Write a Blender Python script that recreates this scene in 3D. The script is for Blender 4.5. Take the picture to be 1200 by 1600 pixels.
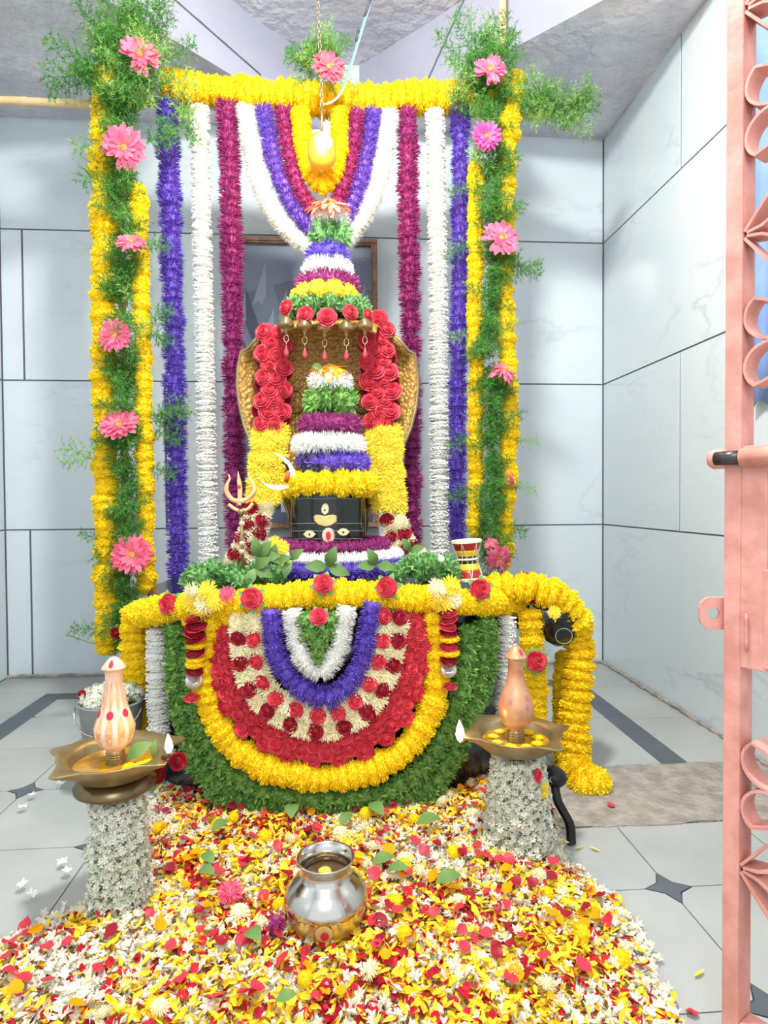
import bpy, math, random
import numpy as np
from mathutils import Vector, Matrix, Quaternion
from math import pi, sin, cos, sqrt, radians

for o in list(bpy.data.objects):
    bpy.data.objects.remove(o, do_unlink=True)
SC = bpy.context.scene
COL = SC.collection
random.seed(7)
RND = random.Random(11)
NP = np.random.default_rng(5)

# ---------------------------------------------------------------- camera (solved from the tile joints), image 1200x1600
FPX, YAW, PITCH, ROLL, CAMH = 973.2, .0732, -.0212, -.0062, .714
YB, XR, XL = 2.605, 1.137, -1.336            # back wall, right wall, left wall
_f = Vector((sin(YAW) * cos(PITCH), cos(YAW) * cos(PITCH), sin(PITCH)))
_r = Vector((cos(YAW), -sin(YAW), 0))
_u = _r.cross(_f)
R2 = cos(ROLL) * _r + sin(ROLL) * _u
U2 = -sin(ROLL) * _r + cos(ROLL) * _u
CAM = Vector((0, 0, CAMH))
cd = bpy.data.cameras.new('camera')
cd.sensor_fit = 'VERTICAL'; cd.sensor_height = 36; cd.sensor_width = 27
cd.lens = FPX / 1600 * 36
cd.clip_start = .02
cam = bpy.data.objects.new('camera', cd)
COL.objects.link(cam)
M = Matrix((R2, U2, -_f)).transposed().to_4x4()
M.translation = CAM
cam.matrix_world = M
SC.camera = cam

# ---------------------------------------------------------------- light and exposure
SC.view_settings.view_transform = 'Standard'
SC.view_settings.look = 'None'
SC.view_settings.gamma = 1
SC.view_settings.use_curve_mapping = False
SC.view_settings.exposure = 0.75
W = bpy.data.worlds.new('world'); SC.world = W
W.use_nodes = True
W.node_tree.nodes['Background'].inputs[0].default_value = (.90, .95, 1.0, 1)
W.node_tree.nodes['Background'].inputs[1].default_value = .78

def area(name, loc, target, size, watts, col):
    l = bpy.data.lights.new(name, 'AREA'); l.shape = 'DISK'; l.size = size; l.energy = watts; l.color = col
    o = bpy.data.objects.new(name, l); COL.objects.link(o)
    o.location = loc
    o.rotation_euler = (Vector(target) - Vector(loc)).to_track_quat('-Z', 'Y').to_euler()
    return o
# the ceiling LED lamp, an added ceiling fill and an added front fill
area('ceiling_led_lamp', (.04, .85, 2.42), (-.02, 1.9, .45), .22, 32, (1, .98, .94))
sl = bpy.data.lights.new('ceiling_fill_light', 'POINT'); sl.energy = 5.5; sl.shadow_soft_size = .06; sl.color = (1, .98, .96)  # added point light to brighten the ceiling, not a separate lamp
so = bpy.data.objects.new('ceiling_fill_light', sl); COL.objects.link(so); so.location = (.0, .85, 2.2)
area('front_fill_light', (-.1, -.6, 1.9), (0, 1.8, .6), 1.0, 12, (.95, .98, 1))  # unseen fill light added behind the viewer to brighten the fronts

# ---------------------------------------------------------------- geometry helpers
def ray(px, py):
    return (_f + R2 * ((px - 600) / FPX) + U2 * ((800 - py) / FPX))
def P(px, py, Y):
    d = ray(px, py); return CAM + d * (Y / d.y)
def PZ(px, py, Z=0.0):
    d = ray(px, py); return CAM + d * ((Z - CAMH) / d.z)
def PX(px, py, X):
    d = ray(px, py); return CAM + d * (X / d.x)
def S(npx, Y):
    return npx * Y / FPX
PED = (-.012, 1.81, .515, .42)                 # pedestal ellipse: centre x, y, half width, half depth
def F(px, py, off=0.0, Ymax=1.72):            # a point on the pedestal's front surface, lifted outwards by off
    d = ray(px, py); cx, cy, a, b = PED[0], PED[1], PED[2] + off, PED[3] + off
    A = (d.x / a) ** 2 + (d.y / b) ** 2
    B = 2 * (d.x * (-cx) / a ** 2 + d.y * (-cy) / b ** 2)
    C = (cx / a) ** 2 + (cy / b) ** 2 - 1
    D = B * B - 4 * A * C
    if D <= 0: return P(px, py, Ymax)
    return CAM + d * min((-B - sqrt(D)) / (2 * A), Ymax / d.y)
def Fn(p):                                    # outward normal there
    return Vector(((p.x - PED[0]) / PED[2] ** 2, (p.y - PED[1]) / PED[3] ** 2, 0)).normalized()

class MB:
    def __init__(s): s.v = []; s.f = []; s.m = []
    def add(s, vs, fs, m=0):
        k = len(s.v); s.v += [tuple(v) for v in vs]
        s.f += [tuple(i + k for i in f) for f in fs]; s.m += [m] * len(fs)
    def mesh(s, name, mats, smooth=False):
        me = bpy.data.meshes.new(name); me.from_pydata(s.v, [], s.f)
        for m in (mats if isinstance(mats, (list, tuple)) else [mats]): me.materials.append(m)
        if len(me.materials) > 1: me.polygons.foreach_set('material_index', s.m)
        if smooth: me.polygons.foreach_set('use_smooth', [True] * len(s.f))
        me.update(); return me
    def box(s, c, h, m=0, rot=None):
        vs = [Vector((x * h[0], y * h[1], z * h[2])) for x in (-1, 1) for y in (-1, 1) for z in (-1, 1)]
        if rot: vs = [rot @ v for v in vs]
        s.add([v + Vector(c) for v in vs], [(0, 1, 3, 2), (4, 6, 7, 5), (0, 4, 5, 1), (2, 3, 7, 6), (0, 2, 6, 4), (1, 5, 7, 3)], m)
    def lathe(s, prof, n=28, c=(0, 0, 0), m=0, wob=None):
        vs = []; fs = []
        for i, (r, z) in enumerate(prof):
            for k in range(n):
                a = 2 * pi * k / n; q = r * (wob(a, i) if wob else 1)
                vs.append((c[0] + q * cos(a), c[1] + q * sin(a), c[2] + z))
        for i in range(len(prof) - 1):
            for k in range(n):
                fs.append((i * n + k, i * n + (k + 1) % n, (i + 1) * n + (k + 1) % n, (i + 1) * n + k))
        if prof[0][0] > 1e-6: fs.append(tuple(reversed(range(n))))
        if prof[-1][0] > 1e-6: fs.append(tuple((len(prof) - 1) * n + k for k in range(n)))
        s.add(vs, fs, m)
    def tube(s, pts, r, n=8, m=0, ry=None, up=None):
        pts = [Vector(p) for p in pts]; N = len(pts); vs = []; fs = []
        rs = r if isinstance(r, (list, tuple)) else [r] * N
        prev = None
        for i, p in enumerate(pts):
            t = (pts[min(i + 1, N - 1)] - pts[max(i - 1, 0)]).normalized()
            if prev is None:
                a = Vector(up) if up else (Vector((0, 0, 1)) if abs(t.z) < .9 else Vector((1, 0, 0)))
            else: a = prev
            a = (a - t * a.dot(t)).normalized(); prev = a; b = t.cross(a)
            for k in range(n):
                g = 2 * pi * k / n
                vs.append(p + a * cos(g) * rs[i] + b * sin(g) * (rs[i] if ry is None else ry))
        for i in range(N - 1):
            for k in range(n):
                fs.append((i * n + k, i * n + (k + 1) % n, (i + 1) * n + (k + 1) % n, (i + 1) * n + k))
        fs += [tuple(reversed(range(n))), tuple((N - 1) * n + k for k in range(n))]
        s.add(vs, fs, m)
    def prism(s, outline, h, m=0):            # outline in x,z ; thickness along y (0..h)
        n = len(outline)
        vs = [(x, 0, z) for x, z in outline] + [(x, h, z) for x, z in outline]
        s.add(vs, [tuple(range(n)), tuple(range(2 * n - 1, n - 1, -1))] + [(i, i + n, (i + 1) % n + n, (i + 1) % n) for i in range(n)], m)
    def bar(s, pts, wn, th, m=0):             # flat bar: path pts, width along vector wn, thickness th
        pts = [Vector(p) for p in pts]; N = len(pts); wn = Vector(wn); vs = []; fs = []
        for i, p in enumerate(pts):
            t = (pts[min(i + 1, N - 1)] - pts[max(i - 1, 0)]).normalized()
            b = t.cross(wn).normalized() * th / 2
            vs += [p + b, p - b, p - b + wn, p + b + wn]
        for i in range(N - 1):
            for k in range(4):
                fs.append((i * 4 + k, i * 4 + (k + 1) % 4, i * 4 + 4 + (k + 1) % 4, i * 4 + 4 + k))
        fs += [(3, 2, 1, 0), tuple((N - 1) * 4 + k for k in range(4))]
        s.add(vs, fs, m)

def tag(o, label, cat, group=None, kind=None):
    o['label'] = label; o['category'] = cat
    if group: o['group'] = group
    if kind: o['kind'] = kind
    return o
def thing(name, label, cat, loc=(0, 0, 0), group=None, kind=None):
    o = bpy.data.objects.new(name, None); COL.objects.link(o)
    o.empty_display_size = .03
    o.location = Vector(loc)
    return tag(o, label, cat, group, kind)
def part(name, me, parent=None, mw=None, label=None, kind=None):
    """a mesh object; mw is its world matrix (or location), kept relative to the parent's base"""
    o = bpy.data.objects.new(name, me); COL.objects.link(o)
    if mw is None: mw = Matrix.Identity(4)
    elif not isinstance(mw, Matrix): mw = Matrix.Translation(mw)
    if parent is not None:
        o.parent = parent
        base = Vector((0, 0, 0)); q = parent
        inv = Matrix.Identity(4)
        chain = []
        while q is not None: chain.append(q); q = q.parent
        w = Matrix.Identity(4)
        for q in reversed(chain): w = w @ q.matrix_basis
        mw = w.inverted() @ mw
    o.matrix_basis = mw
    if label: o['label'] = label
    if kind: o['kind'] = kind
    return o
def TRS(loc, zdir=None, scale=1, spin=0.0, xdir=None):
    if zdir is None: q = Quaternion((1, 0, 0, 0))
    else: q = Vector(zdir).to_track_quat('Z', 'Y')
    q = q @ Quaternion((0, 0, 1), spin)
    sc = scale if isinstance(scale, (tuple, list)) else (scale,) * 3
    return Matrix.Translation(loc) @ q.to_matrix().to_4x4() @ Matrix.Diagonal((*sc, 1))
def spline(pts, step):
    """Catmull-Rom through pts, resampled at even arc length -> [(point, tangent)]"""
    pts = [Vector(p) for p in pts]
    q = [pts[0] * 2 - pts[1]] + pts + [pts[-1] * 2 - pts[-2]]
    d = []
    for i in range(1, len(q) - 2):
        for k in range(12):
            t = k / 12
            d.append(.5 * ((2 * q[i]) + (q[i + 1] - q[i - 1]) * t + (2 * q[i - 1] - 5 * q[i] + 4 * q[i + 1] - q[i + 2]) * t * t + (3 * q[i] - q[i - 1] - 3 * q[i + 1] + q[i + 2]) * t ** 3))
    d.append(pts[-1])
    L = [0]
    for i in range(1, len(d)): L.append(L[-1] + (d[i] - d[i - 1]).length)
    n = max(2, int(round(L[-1] / step)) + 1); out = []; j = 0
    for k in range(n):
        s = L[-1] * k / (n - 1)
        while j < len(d) - 2 and L[j + 1] < s: j += 1
        e = (s - L[j]) / max(1e-9, L[j + 1] - L[j])
        out.append((d[j].lerp(d[j + 1], min(1, e)), (d[j + 1] - d[j]).normalized()))
    return out
def rv(a=1.0, r=RND):
    while True:
        v = Vector((r.uniform(-1, 1), r.uniform(-1, 1), r.uniform(-1, 1)))
        if .05 < v.length < 1: return v.normalized() * a

# ---------------------------------------------------------------- materials
def lin(h):
    h = h.lstrip('#'); c = [int(h[i:i + 2], 16) / 255 for i in (0, 2, 4)]
    return tuple((x / 12.92 if x <= .04045 else ((x + .055) / 1.055) ** 2.4) for x in c) + (1,)
def newmat(name):
    m = bpy.data.materials.new(name); m.use_nodes = True
    nt = m.node_tree; return m, nt, nt.nodes['Principled BSDF'], nt.nodes['Material Output']
def mixc(nt, fac, a, b):
    n = nt.nodes.new('ShaderNodeMix'); n.data_type = 'RGBA'
    if fac is not None: nt.links.new(fac, n.inputs[0])
    for s, v in ((6, a), (7, b)):
        if isinstance(v, tuple): n.inputs[s].default_value = v
        else: nt.links.new(v, n.inputs[s])
    return n.outputs[2]
def petal_mat(name, c1, c2, rough=.6, trans=.25):
    m, nt, b, out = newmat(name)
    g = nt.nodes.new('ShaderNodeNewGeometry')
    c = mixc(nt, g.outputs['Random Per Island'], lin(c1), lin(c2))
    nt.links.new(c, b.inputs['Base Color']); b.inputs['Roughness'].default_value = rough
    b.inputs['Specular IOR Level'].default_value = .25
    if trans:
        t = nt.nodes.new('ShaderNodeBsdfTranslucent'); nt.links.new(c, t.inputs[0])
        x = nt.nodes.new('ShaderNodeMixShader'); x.inputs[0].default_value = trans
        nt.links.new(b.outputs[0], x.inputs[1]); nt.links.new(t.outputs[0], x.inputs[2])
        nt.links.new(x.outputs[0], out.inputs[0])
    return m
def solid(name, c, rough=.5, metal=0.0, c2=None, scale=8, bump=0.0, bscale=60, emit=None, es=0, spec=.5, detail=4):
    m, nt, b, out = newmat(name)
    b.inputs['Base Color'].default_value = lin(c); b.inputs['Roughness'].default_value = rough
    b.inputs['Metallic'].default_value = metal; b.inputs['Specular IOR Level'].default_value = spec
    tc = nt.nodes.new('ShaderNodeTexCoord')
    if c2:
        n = nt.nodes.new('ShaderNodeTexNoise'); n.inputs['Scale'].default_value = scale; n.inputs['Detail'].default_value = detail
        nt.links.new(tc.outputs['Object'], n.inputs['Vector'])
        rp = nt.nodes.new('ShaderNodeValToRGB'); rp.color_ramp.elements[0].position = .38; rp.color_ramp.elements[1].position = .64
        nt.links.new(n.outputs[0], rp.inputs[0])
        nt.links.new(mixc(nt, rp.outputs[0], lin(c), lin(c2)), b.inputs['Base Color'])
    if bump:
        n = nt.nodes.new('ShaderNodeTexNoise'); n.inputs['Scale'].default_value = bscale; n.inputs['Detail'].default_value = 5
        nt.links.new(tc.outputs['Object'], n.inputs['Vector'])
        k = nt.nodes.new('ShaderNodeBump'); k.inputs['Strength'].default_value = bump; k.inputs['Distance'].default_value = .02
        nt.links.new(n.outputs[0], k.inputs['Height']); nt.links.new(k.outputs[0], b.inputs['Normal'])
    if emit:
        b.inputs['Emission Color'].default_value = lin(emit); b.inputs['Emission Strength'].default_value = es
    return m
def marble(name, base, vein, rough=.12, vs=1.6):
    m, nt, b, out = newmat(name)
    tc = nt.nodes.new('ShaderNodeTexCoord'); oi = nt.nodes.new('ShaderNodeObjectInfo')
    mul = nt.nodes.new('ShaderNodeMath'); mul.operation = 'MULTIPLY'; mul.inputs[1].default_value = 40
    nt.links.new(oi.outputs['Random'], mul.inputs[0])
    mp = nt.nodes.new('ShaderNodeMapping'); mp.inputs['Rotation'].default_value = (.5, .6, .9); mp.inputs['Scale'].default_value = (1, 1, 2.4)
    nt.links.new(tc.outputs['Object'], mp.inputs[0])
    n = nt.nodes.new('ShaderNodeTexNoise'); n.noise_dimensions = '4D'; n.inputs['Scale'].default_value = vs; n.inputs['Detail'].default_value = 5; n.inputs['Roughness'].default_value = .55
    nt.links.new(mp.outputs[0], n.inputs['Vector']); nt.links.new(mul.outputs[0], n.inputs['W'])
    s = nt.nodes.new('ShaderNodeMath'); s.operation = 'SUBTRACT'; s.inputs[1].default_value = .5; nt.links.new(n.outputs[0], s.inputs[0])
    a = nt.nodes.new('ShaderNodeMath'); a.operation = 'ABSOLUTE'; nt.links.new(s.outputs[0], a.inputs[0])
    rp = nt.nodes.new('ShaderNodeValToRGB'); rp.color_ramp.elements[0].position = .0; rp.color_ramp.elements[1].position = .018
    rp.color_ramp.elements[0].color = (1, 1, 1, 1); rp.color_ramp.elements[1].color = (0, 0, 0, 1)
    nt.links.new(a.outputs[0], rp.inputs[0])
    n2 = nt.nodes.new('ShaderNodeTexNoise'); n2.inputs['Scale'].default_value = 2.2; nt.links.new(tc.outputs['Object'], n2.inputs['Vector'])
    rp2 = nt.nodes.new('ShaderNodeValToRGB'); rp2.color_ramp.elements[0].position = .48; rp2.color_ramp.elements[1].position = .68
    nt.links.new(n2.outputs[0], rp2.inputs[0])
    mm = nt.nodes.new('ShaderNodeMath'); mm.operation = 'MULTIPLY'; nt.links.new(rp.outputs[0], mm.inputs[0]); nt.links.new(rp2.outputs[0], mm.inputs[1])
    m3 = nt.nodes.new('ShaderNodeMath'); m3.operation = 'MULTIPLY'; m3.inputs[1].default_value = .42; nt.links.new(mm.outputs[0], m3.inputs[0])
    nt.links.new(mixc(nt, m3.outputs[0], lin(base), lin(vein)), b.inputs['Base Color'])
    b.inputs['Roughness'].default_value = rough
    return m

M_TILE = marble('glazed_wall_tile', '#ced9dd', '#9fabb2')
M_GROUT = solid('dark_grout', '#5d676d', .9)
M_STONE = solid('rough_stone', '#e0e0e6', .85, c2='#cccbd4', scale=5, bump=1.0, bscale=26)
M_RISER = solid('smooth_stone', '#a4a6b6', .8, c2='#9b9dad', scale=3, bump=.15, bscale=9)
M_FLOOR = solid('pale_floor_tile', '#a9adaa', .45, c2='#9ca19f', scale=4, bump=.05, bscale=40)
M_FLOOR2 = solid('dark_floor_inset', '#4c555b', .5, c2='#565f66', scale=9)
M_CHAN = solid('rough_channel_stone', '#a7a196', .9, c2='#8b857c', scale=22, bump=.7, bscale=60)
M_YEL = petal_mat('yellow_marigold_petals', '#ffea30', '#ffd810')
M_YEL2 = petal_mat('light_yellow_petals', '#fff26a', '#ffe22e')
M_VIO = petal_mat('violet_aster_petals', '#9a80ec', '#4c2da6')
M_MAG = petal_mat('magenta_aster_petals', '#cc58a4', '#721856')
M_WHT = petal_mat('white_jasmine_petals', '#ffffff', '#f2f4ea')
M_CRM = petal_mat('cream_chrysanthemum_petals', '#fffbe4', '#f8f0c0')
M_JAS = petal_mat('dull_jasmine_petals', '#f8f8ee', '#d8dcc8')
M_RED = petal_mat('red_rose_petals', '#ee5666', '#b4182c', rough=.42, trans=.12)
M_RED2 = petal_mat('dark_red_rose_petals', '#b8283a', '#780c1c', rough=.42, trans=.12)
M_PINK = petal_mat('pink_gerbera_petals', '#f2809a', '#e4587c')
M_SALM = petal_mat('salmon_gerbera_petals', '#f29a86', '#e8785e')
M_GERC = petal_mat('gerbera_disc', '#f3d28a', '#dca95c')
M_LEAF = petal_mat('green_sprig_leaves', '#9ac468', '#528c3e', trans=.2)
M_LEAFL = petal_mat('light_green_leaves', '#8fbf78', '#5c9a54', trans=.2)
M_FERN = petal_mat('asparagus_fern_needles', '#6aa548', '#347432', trans=.2)
M_FERNL = petal_mat('pale_fern_needles', '#9cc468', '#66a048', trans=.2)
M_BAEL = petal_mat('bael_leaf_green', '#7d9a5c', '#4f7a3c', rough=.45, trans=.1)
M_ORG = petal_mat('orange_yellow_petals', '#ffb400', '#f59a00')
M_BAM = solid('dry_bamboo', '#dcc79c', .55, c2='#c9ae7c', scale=12)
M_BRASS = solid('polished_brass', '#a8966e', .32, .75, c2='#8f7e58', scale=14)
M_BRASSD = solid('dark_brass', '#7f7052', .3, .9, c2='#6d5f44', scale=14)  # darker brass for the drip bowl
M_COPPER = solid('oiled_copper', '#d6a480', .36, .35, c2='#c4865e', scale=26)
M_PASTE = solid('sandal_paste', '#ecccb8', .6, c2='#dcae92', scale=22)
M_PRONG = solid('sandal_smeared_brass', '#e6b888', .5, c2='#d9a070', scale=60)
M_PASTEO = solid('orange_paste', '#d99a5e', .6, c2='#e8b888', scale=30)
M_KUM = solid('red_vermilion', '#c21f38', .7)
M_GOLD = solid('gold_leaf_mark', '#e6bd7a', .4, .3)
M_IVORY = solid('ivory_mark', '#e8cfa0', .5)
M_BLACK = solid('black_polished_granite', '#0e1012', .16, c2='#16191b', scale=60, spec=.6)
M_PALE = solid('chalk_line', '#8f9690', .8)
M_STEEL = solid('silver_steel', '#c9c6c0', .16, 1)
M_SILVER = solid('crinkled_silver', '#d7d7d4', .2, 1, bump=.6, bscale=260)
M_PINKM = solid('pink_gate_paint', '#dc9c90', .5, c2='#c88678', scale=26, detail=9, bump=.06, bscale=90)
M_PINKD = solid('worn_gate_paint', '#b5847a', .55, c2='#7d5a50', scale=30)
M_IRON = solid('dark_iron', '#4d4c4e', .35, .7)
M_IRONB = solid('black_iron', '#17191b', .4, .2)
M_WHITE = solid('white_shell', '#f0f0ee', .35)
M_ORANGE = solid('orange_enamel', '#d2552c', .4)
M_BLUE = solid('blue_wire', '#5aa5e6', .4)
M_WIREW = solid('grey_wire', '#8fa4d8', .4)
M_WIREB = solid('black_tape', '#3a3d44', .6)
M_CHAIN = solid('tarnished_chain', '#9c8a74', .4, .8)
M_BUCKET = solid('grey_bucket', '#8f9496', .4, .3, c2='#7f8486', scale=5)
M_GLASS = solid('amber_lamp_glass', '#d98428', .25, emit='#ff7608', es=.55)
M_BULB = solid('lit_bulb', '#ffffff', .4, emit='#fff2c8', es=26)
M_FLAME = solid('flame', '#ffffff', .6, emit='#ffd88a', es=9)
M_OIL = solid('oil_with_turmeric', '#b88414', .08, c2='#8a6a2c', scale=40)
M_WATER = solid('pot_water', '#4a3418', .05)
M_CHAR = solid('charred_wick', '#3a1a14', .8)
M_DRED = solid('red_lacquer', '#9c2420', .3)
M_DYEL = solid('yellow_lacquer', '#eec22a', .3)
M_DGRN = solid('green_lacquer', '#1f3a24', .3)
M_SKIN = solid('drum_skin', '#f3e7c8', .6, c2='#e8d6ae', scale=20)
M_CORD = solid('cotton_cord', '#e8e0c8', .8)
M_FRAME = solid('carved_wood_frame', '#a8846a', .5, c2='#8a6852', scale=40, bump=.5, bscale=120)
M_DRIP = solid('red_glass_drop', '#b8404a', .15)
M_TARP = solid('blue_cloth', '#88a6dc', .7, c2='#6f90cc', scale=6)
def hood_mat():
    m, nt, b, out = newmat('embossed_brass_scales')
    b.inputs['Base Color'].default_value = lin('#c59a4c'); b.inputs['Metallic'].default_value = .3; b.inputs['Roughness'].default_value = .4
    tc = nt.nodes.new('ShaderNodeTexCoord')
    v = nt.nodes.new('ShaderNodeTexVoronoi'); v.inputs['Scale'].default_value = 95
    nt.links.new(tc.outputs['Object'], v.inputs['Vector'])
    k = nt.nodes.new('ShaderNodeBump'); k.inputs['Strength'].default_value = .9; k.inputs['Distance'].default_value = .004; k.invert = True
    nt.links.new(v.outputs['Distance'], k.inputs['Height']); nt.links.new(k.outputs[0], b.inputs['Normal'])
    nt.links.new(mixc(nt, v.outputs['Distance'], lin('#c89c4c'), lin('#946c30')), b.inputs['Base Color'])
    return m
M_HOOD = hood_mat()

# ================================================================ THE ROOM
ZT = [0, .5976, 1.1976, 1.7976, 2.56]
def tile_mesh(w, h, t=.003, bv=.0005):
    """wall tile in x,z, lower left at the origin, front face at y=-t"""
    mb = MB(); g = .0028
    gx = .004; o = [(gx, g), (w - gx, g), (w - gx, h - g), (gx, h - g)]
    i = [(gx + bv, g + bv), (w - gx - bv, g + bv), (w - gx - bv, h - g - bv), (gx + bv, h - g - bv)]
    vs = [(x, 0, z) for x, z in o] + [(x, -t + bv, z) for x, z in o] + [(x, -t, z) for x, z in i]
    fs = [(8, 9, 10, 11)]
    for k in range(4):
        fs += [(k, (k + 1) % 4, 4 + (k + 1) % 4, 4 + k), (4 + k, 4 + (k + 1) % 4, 8 + (k + 1) % 4, 8 + k)]
    mb.add(vs, fs); return mb.mesh('wall_tile', M_TILE)
def wall(name, label, loc, rz, length, joints):
    mb = MB(); mb.box((length / 2, .04, ZT[-1] / 2), (length / 2 + .05, .04, ZT[-1] / 2))
    w = part(name, mb.mesh(name, M_GROUT), None, Matrix.Translation(loc) @ Matrix.Rotation(rz, 4, 'Z'))
    tag(w, label, 'wall', kind='structure')
    for r in range(4):
        xs = [0] + [j for j in joints[r] if .01 < j < length - .01] + [length]
        for a, b in zip(xs, xs[1:]):
            part('wall_tile', tile_mesh(b - a, ZT[r + 1] - ZT[r]), w, w.matrix_basis @ Matrix.Translation((a, 0, ZT[r])))
    return w
j2 = P(36, 480, YB).x - XL; j4 = P(49, 940, YB).x - XL; j3 = P(259, 700, YB).x - XL
T = .003
wall('wall_back', 'back wall of large pale glazed marble-look tiles', (XL, YB + T, 0), 0, XR - XL,
     [[j4, j4 + 1.2], [j3, j3 + 1.2], [j2, j2 + 1.2], [j3, j3 + 1.2]])
wall('wall_right', 'right wall of large pale glazed tiles beside the pink gate', (XR + T, YB, 0), -pi / 2, YB + .3,
     [[1.2, 2.4], [.6, 1.8], [1.2, 2.4], [.6, 1.8]])
wall('wall_left', 'left wall of pale tiles at the edge of view', (XL - T, -.3, 0), pi / 2, YB + .3,
     [[.5, 1.7], [1.1, 2.3], [.5, 1.7], [1.1, 2.3]])

# ceiling: two low corner slabs, the higher rough slab between them
ZC, ZH = 2.235, 2.50
def rough_slab(name, outline, z0, z1, bottom_m, side_m):
    """slab with an uneven underside: outline in x,y"""
    mb = MB(); n = len(outline); c = Vector((sum(p[0] for p in outline) / n, sum(p[1] for p in outline) / n))
    K = 9; rng = random.Random(len(outline) * 13 + int(abs(outline[0][0]) * 100))
    for i in range(n):
        a = Vector(outline[i]); b = Vector(outline[(i + 1) % n])
        vs = []; fs = []
        for u in range(K + 1):
            for v in range(K + 1 - u):
                p = c + (a - c) * (u / K) + (b - c) * (v / K)
                edge = (u + v == K)
                h = 0 if edge else .018 * sin(p.x * 9 + 1.3) * sin(p.y * 11) + .006 * sin(p.x * 31) * sin(p.y * 27)
                vs.append((p.x, p.y, z0 + h))
        idx = {}; k = 0
        for u in range(K + 1):
            for v in range(K + 1 - u): idx[u, v] = k; k += 1
        for u in range(K):
            for v in range(K - u):
                fs.append((idx[u, v], idx[u, v + 1], idx[u + 1, v]))
                if u + v < K - 1: fs.append((idx[u + 1, v], idx[u, v + 1], idx[u + 1, v + 1]))
        mb.add(vs, fs, 0)
        mb.add([(a.x, a.y, z0), (b.x, b.y, z0), (b.x, b.y, z1), (a.x, a.y, z1)], [(0, 1, 2, 3)], 1)
    mb.add([(x, y, z1) for x, y in outline], [tuple(range(n))], 1)
    return mb.mesh(name, [bottom_m, side_m], True)
mb = MB(); mb.box(((XL + XR) / 2, (YB - .3) / 2, ZH + .14), ((XR - XL) / 2 + .06, (YB + .3) / 2 + .05, .05))
ceil = tag(part('ceiling', mb.mesh('ceiling', M_STONE)), 'rough grey stone slab ceiling with low corner slabs', 'ceiling', kind='structure')
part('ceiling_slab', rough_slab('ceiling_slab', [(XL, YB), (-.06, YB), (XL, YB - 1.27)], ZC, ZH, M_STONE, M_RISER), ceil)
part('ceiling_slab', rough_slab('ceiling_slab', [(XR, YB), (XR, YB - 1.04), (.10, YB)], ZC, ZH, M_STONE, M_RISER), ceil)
part('ceiling_slab', rough_slab('ceiling_slab', [(XL, -.3), (XR, -.3), (XR, YB), (XL, YB)], ZH, ZH + .1, M_STONE, M_STONE), ceil)
# the straight seams where slabs of the riser meet
def on_riser(px, py, A, B):
    d = ray(px, py); n = Vector((B[1] - A[1], A[0] - B[0], 0)).normalized()
    return CAM + d * ((Vector((*A, 0)) - CAM).dot(n) / d.dot(n))
LRs, RRs = ((-.06, YB), (XL, YB - 1.27)), ((XR, YB - 1.04), (.10, YB))
for a, b, rs in (((262, -10), (408, 118), LRs), ((733, -18), (668, 126), RRs)):
    A, B = on_riser(*a, *rs), on_riser(*b, *rs); mb = MB()
    mb.tube([A.lerp(B, k / 12) + Vector((.001 * sin(k * 2), -.002, 0)) for k in range(13)], .0035, 5); part('slab_seam', mb.mesh('slab_seam', M_GROUT), ceil)

# floor: pale tiles with clipped corners and dark diamonds, a dark border strip, a rough drain channel on the right
mb = MB(); mb.box(((XL + XR) / 2, (YB - .3) / 2, -.05), ((XR - XL) / 2 + .06, (YB + .3) / 2 + .05, .045))
floor = tag(part('floor', mb.mesh('floor', M_GROUT)), 'pale grey tiled floor with dark diamond insets and border strip', 'floor', kind='structure')
ZF = 0.0
def poly_clip(poly, ax, lim, keep_less):
    out = []
    for i in range(len(poly)):
        a, b = poly[i], poly[(i + 1) % len(poly)]
        ia = (a[ax] <= lim) == keep_less; ib = (b[ax] <= lim) == keep_less
        if ia: out.append(a)
        if ia != ib:
            t = (lim - a[ax]) / (b[ax] - a[ax]); out.append((a[0] + (b[0] - a[0]) * t, a[1] + (b[1] - a[1]) * t))
    return out
def slab_piece(name, poly, m, z=ZF, th=.006):
    n = len(poly)
    if n < 3: return
    ar = abs(sum(poly[i][0] * poly[(i + 1) % n][1] - poly[(i + 1) % n][0] * poly[i][1] for i in range(n))) / 2
    if ar < 2e-5: return
    mb = MB(); vs = [(x, y, z - th) for x, y in poly] + [(x, y, z) for x, y in poly]
    mb.add(vs, [tuple(range(n, 2 * n))] + [(i, (i + 1) % n, n + (i + 1) % n, n + i) for i in range(n)])
    return part(name, mb.mesh(name, m), floor)
def clip_rect(poly, r):
    for ax, lim, kl in ((0, r[0], False), (0, r[1], True), (1, r[2], False), (1, r[3], True)):
        if poly: poly = poly_clip(poly, ax, lim, kl)
    return poly
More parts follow.
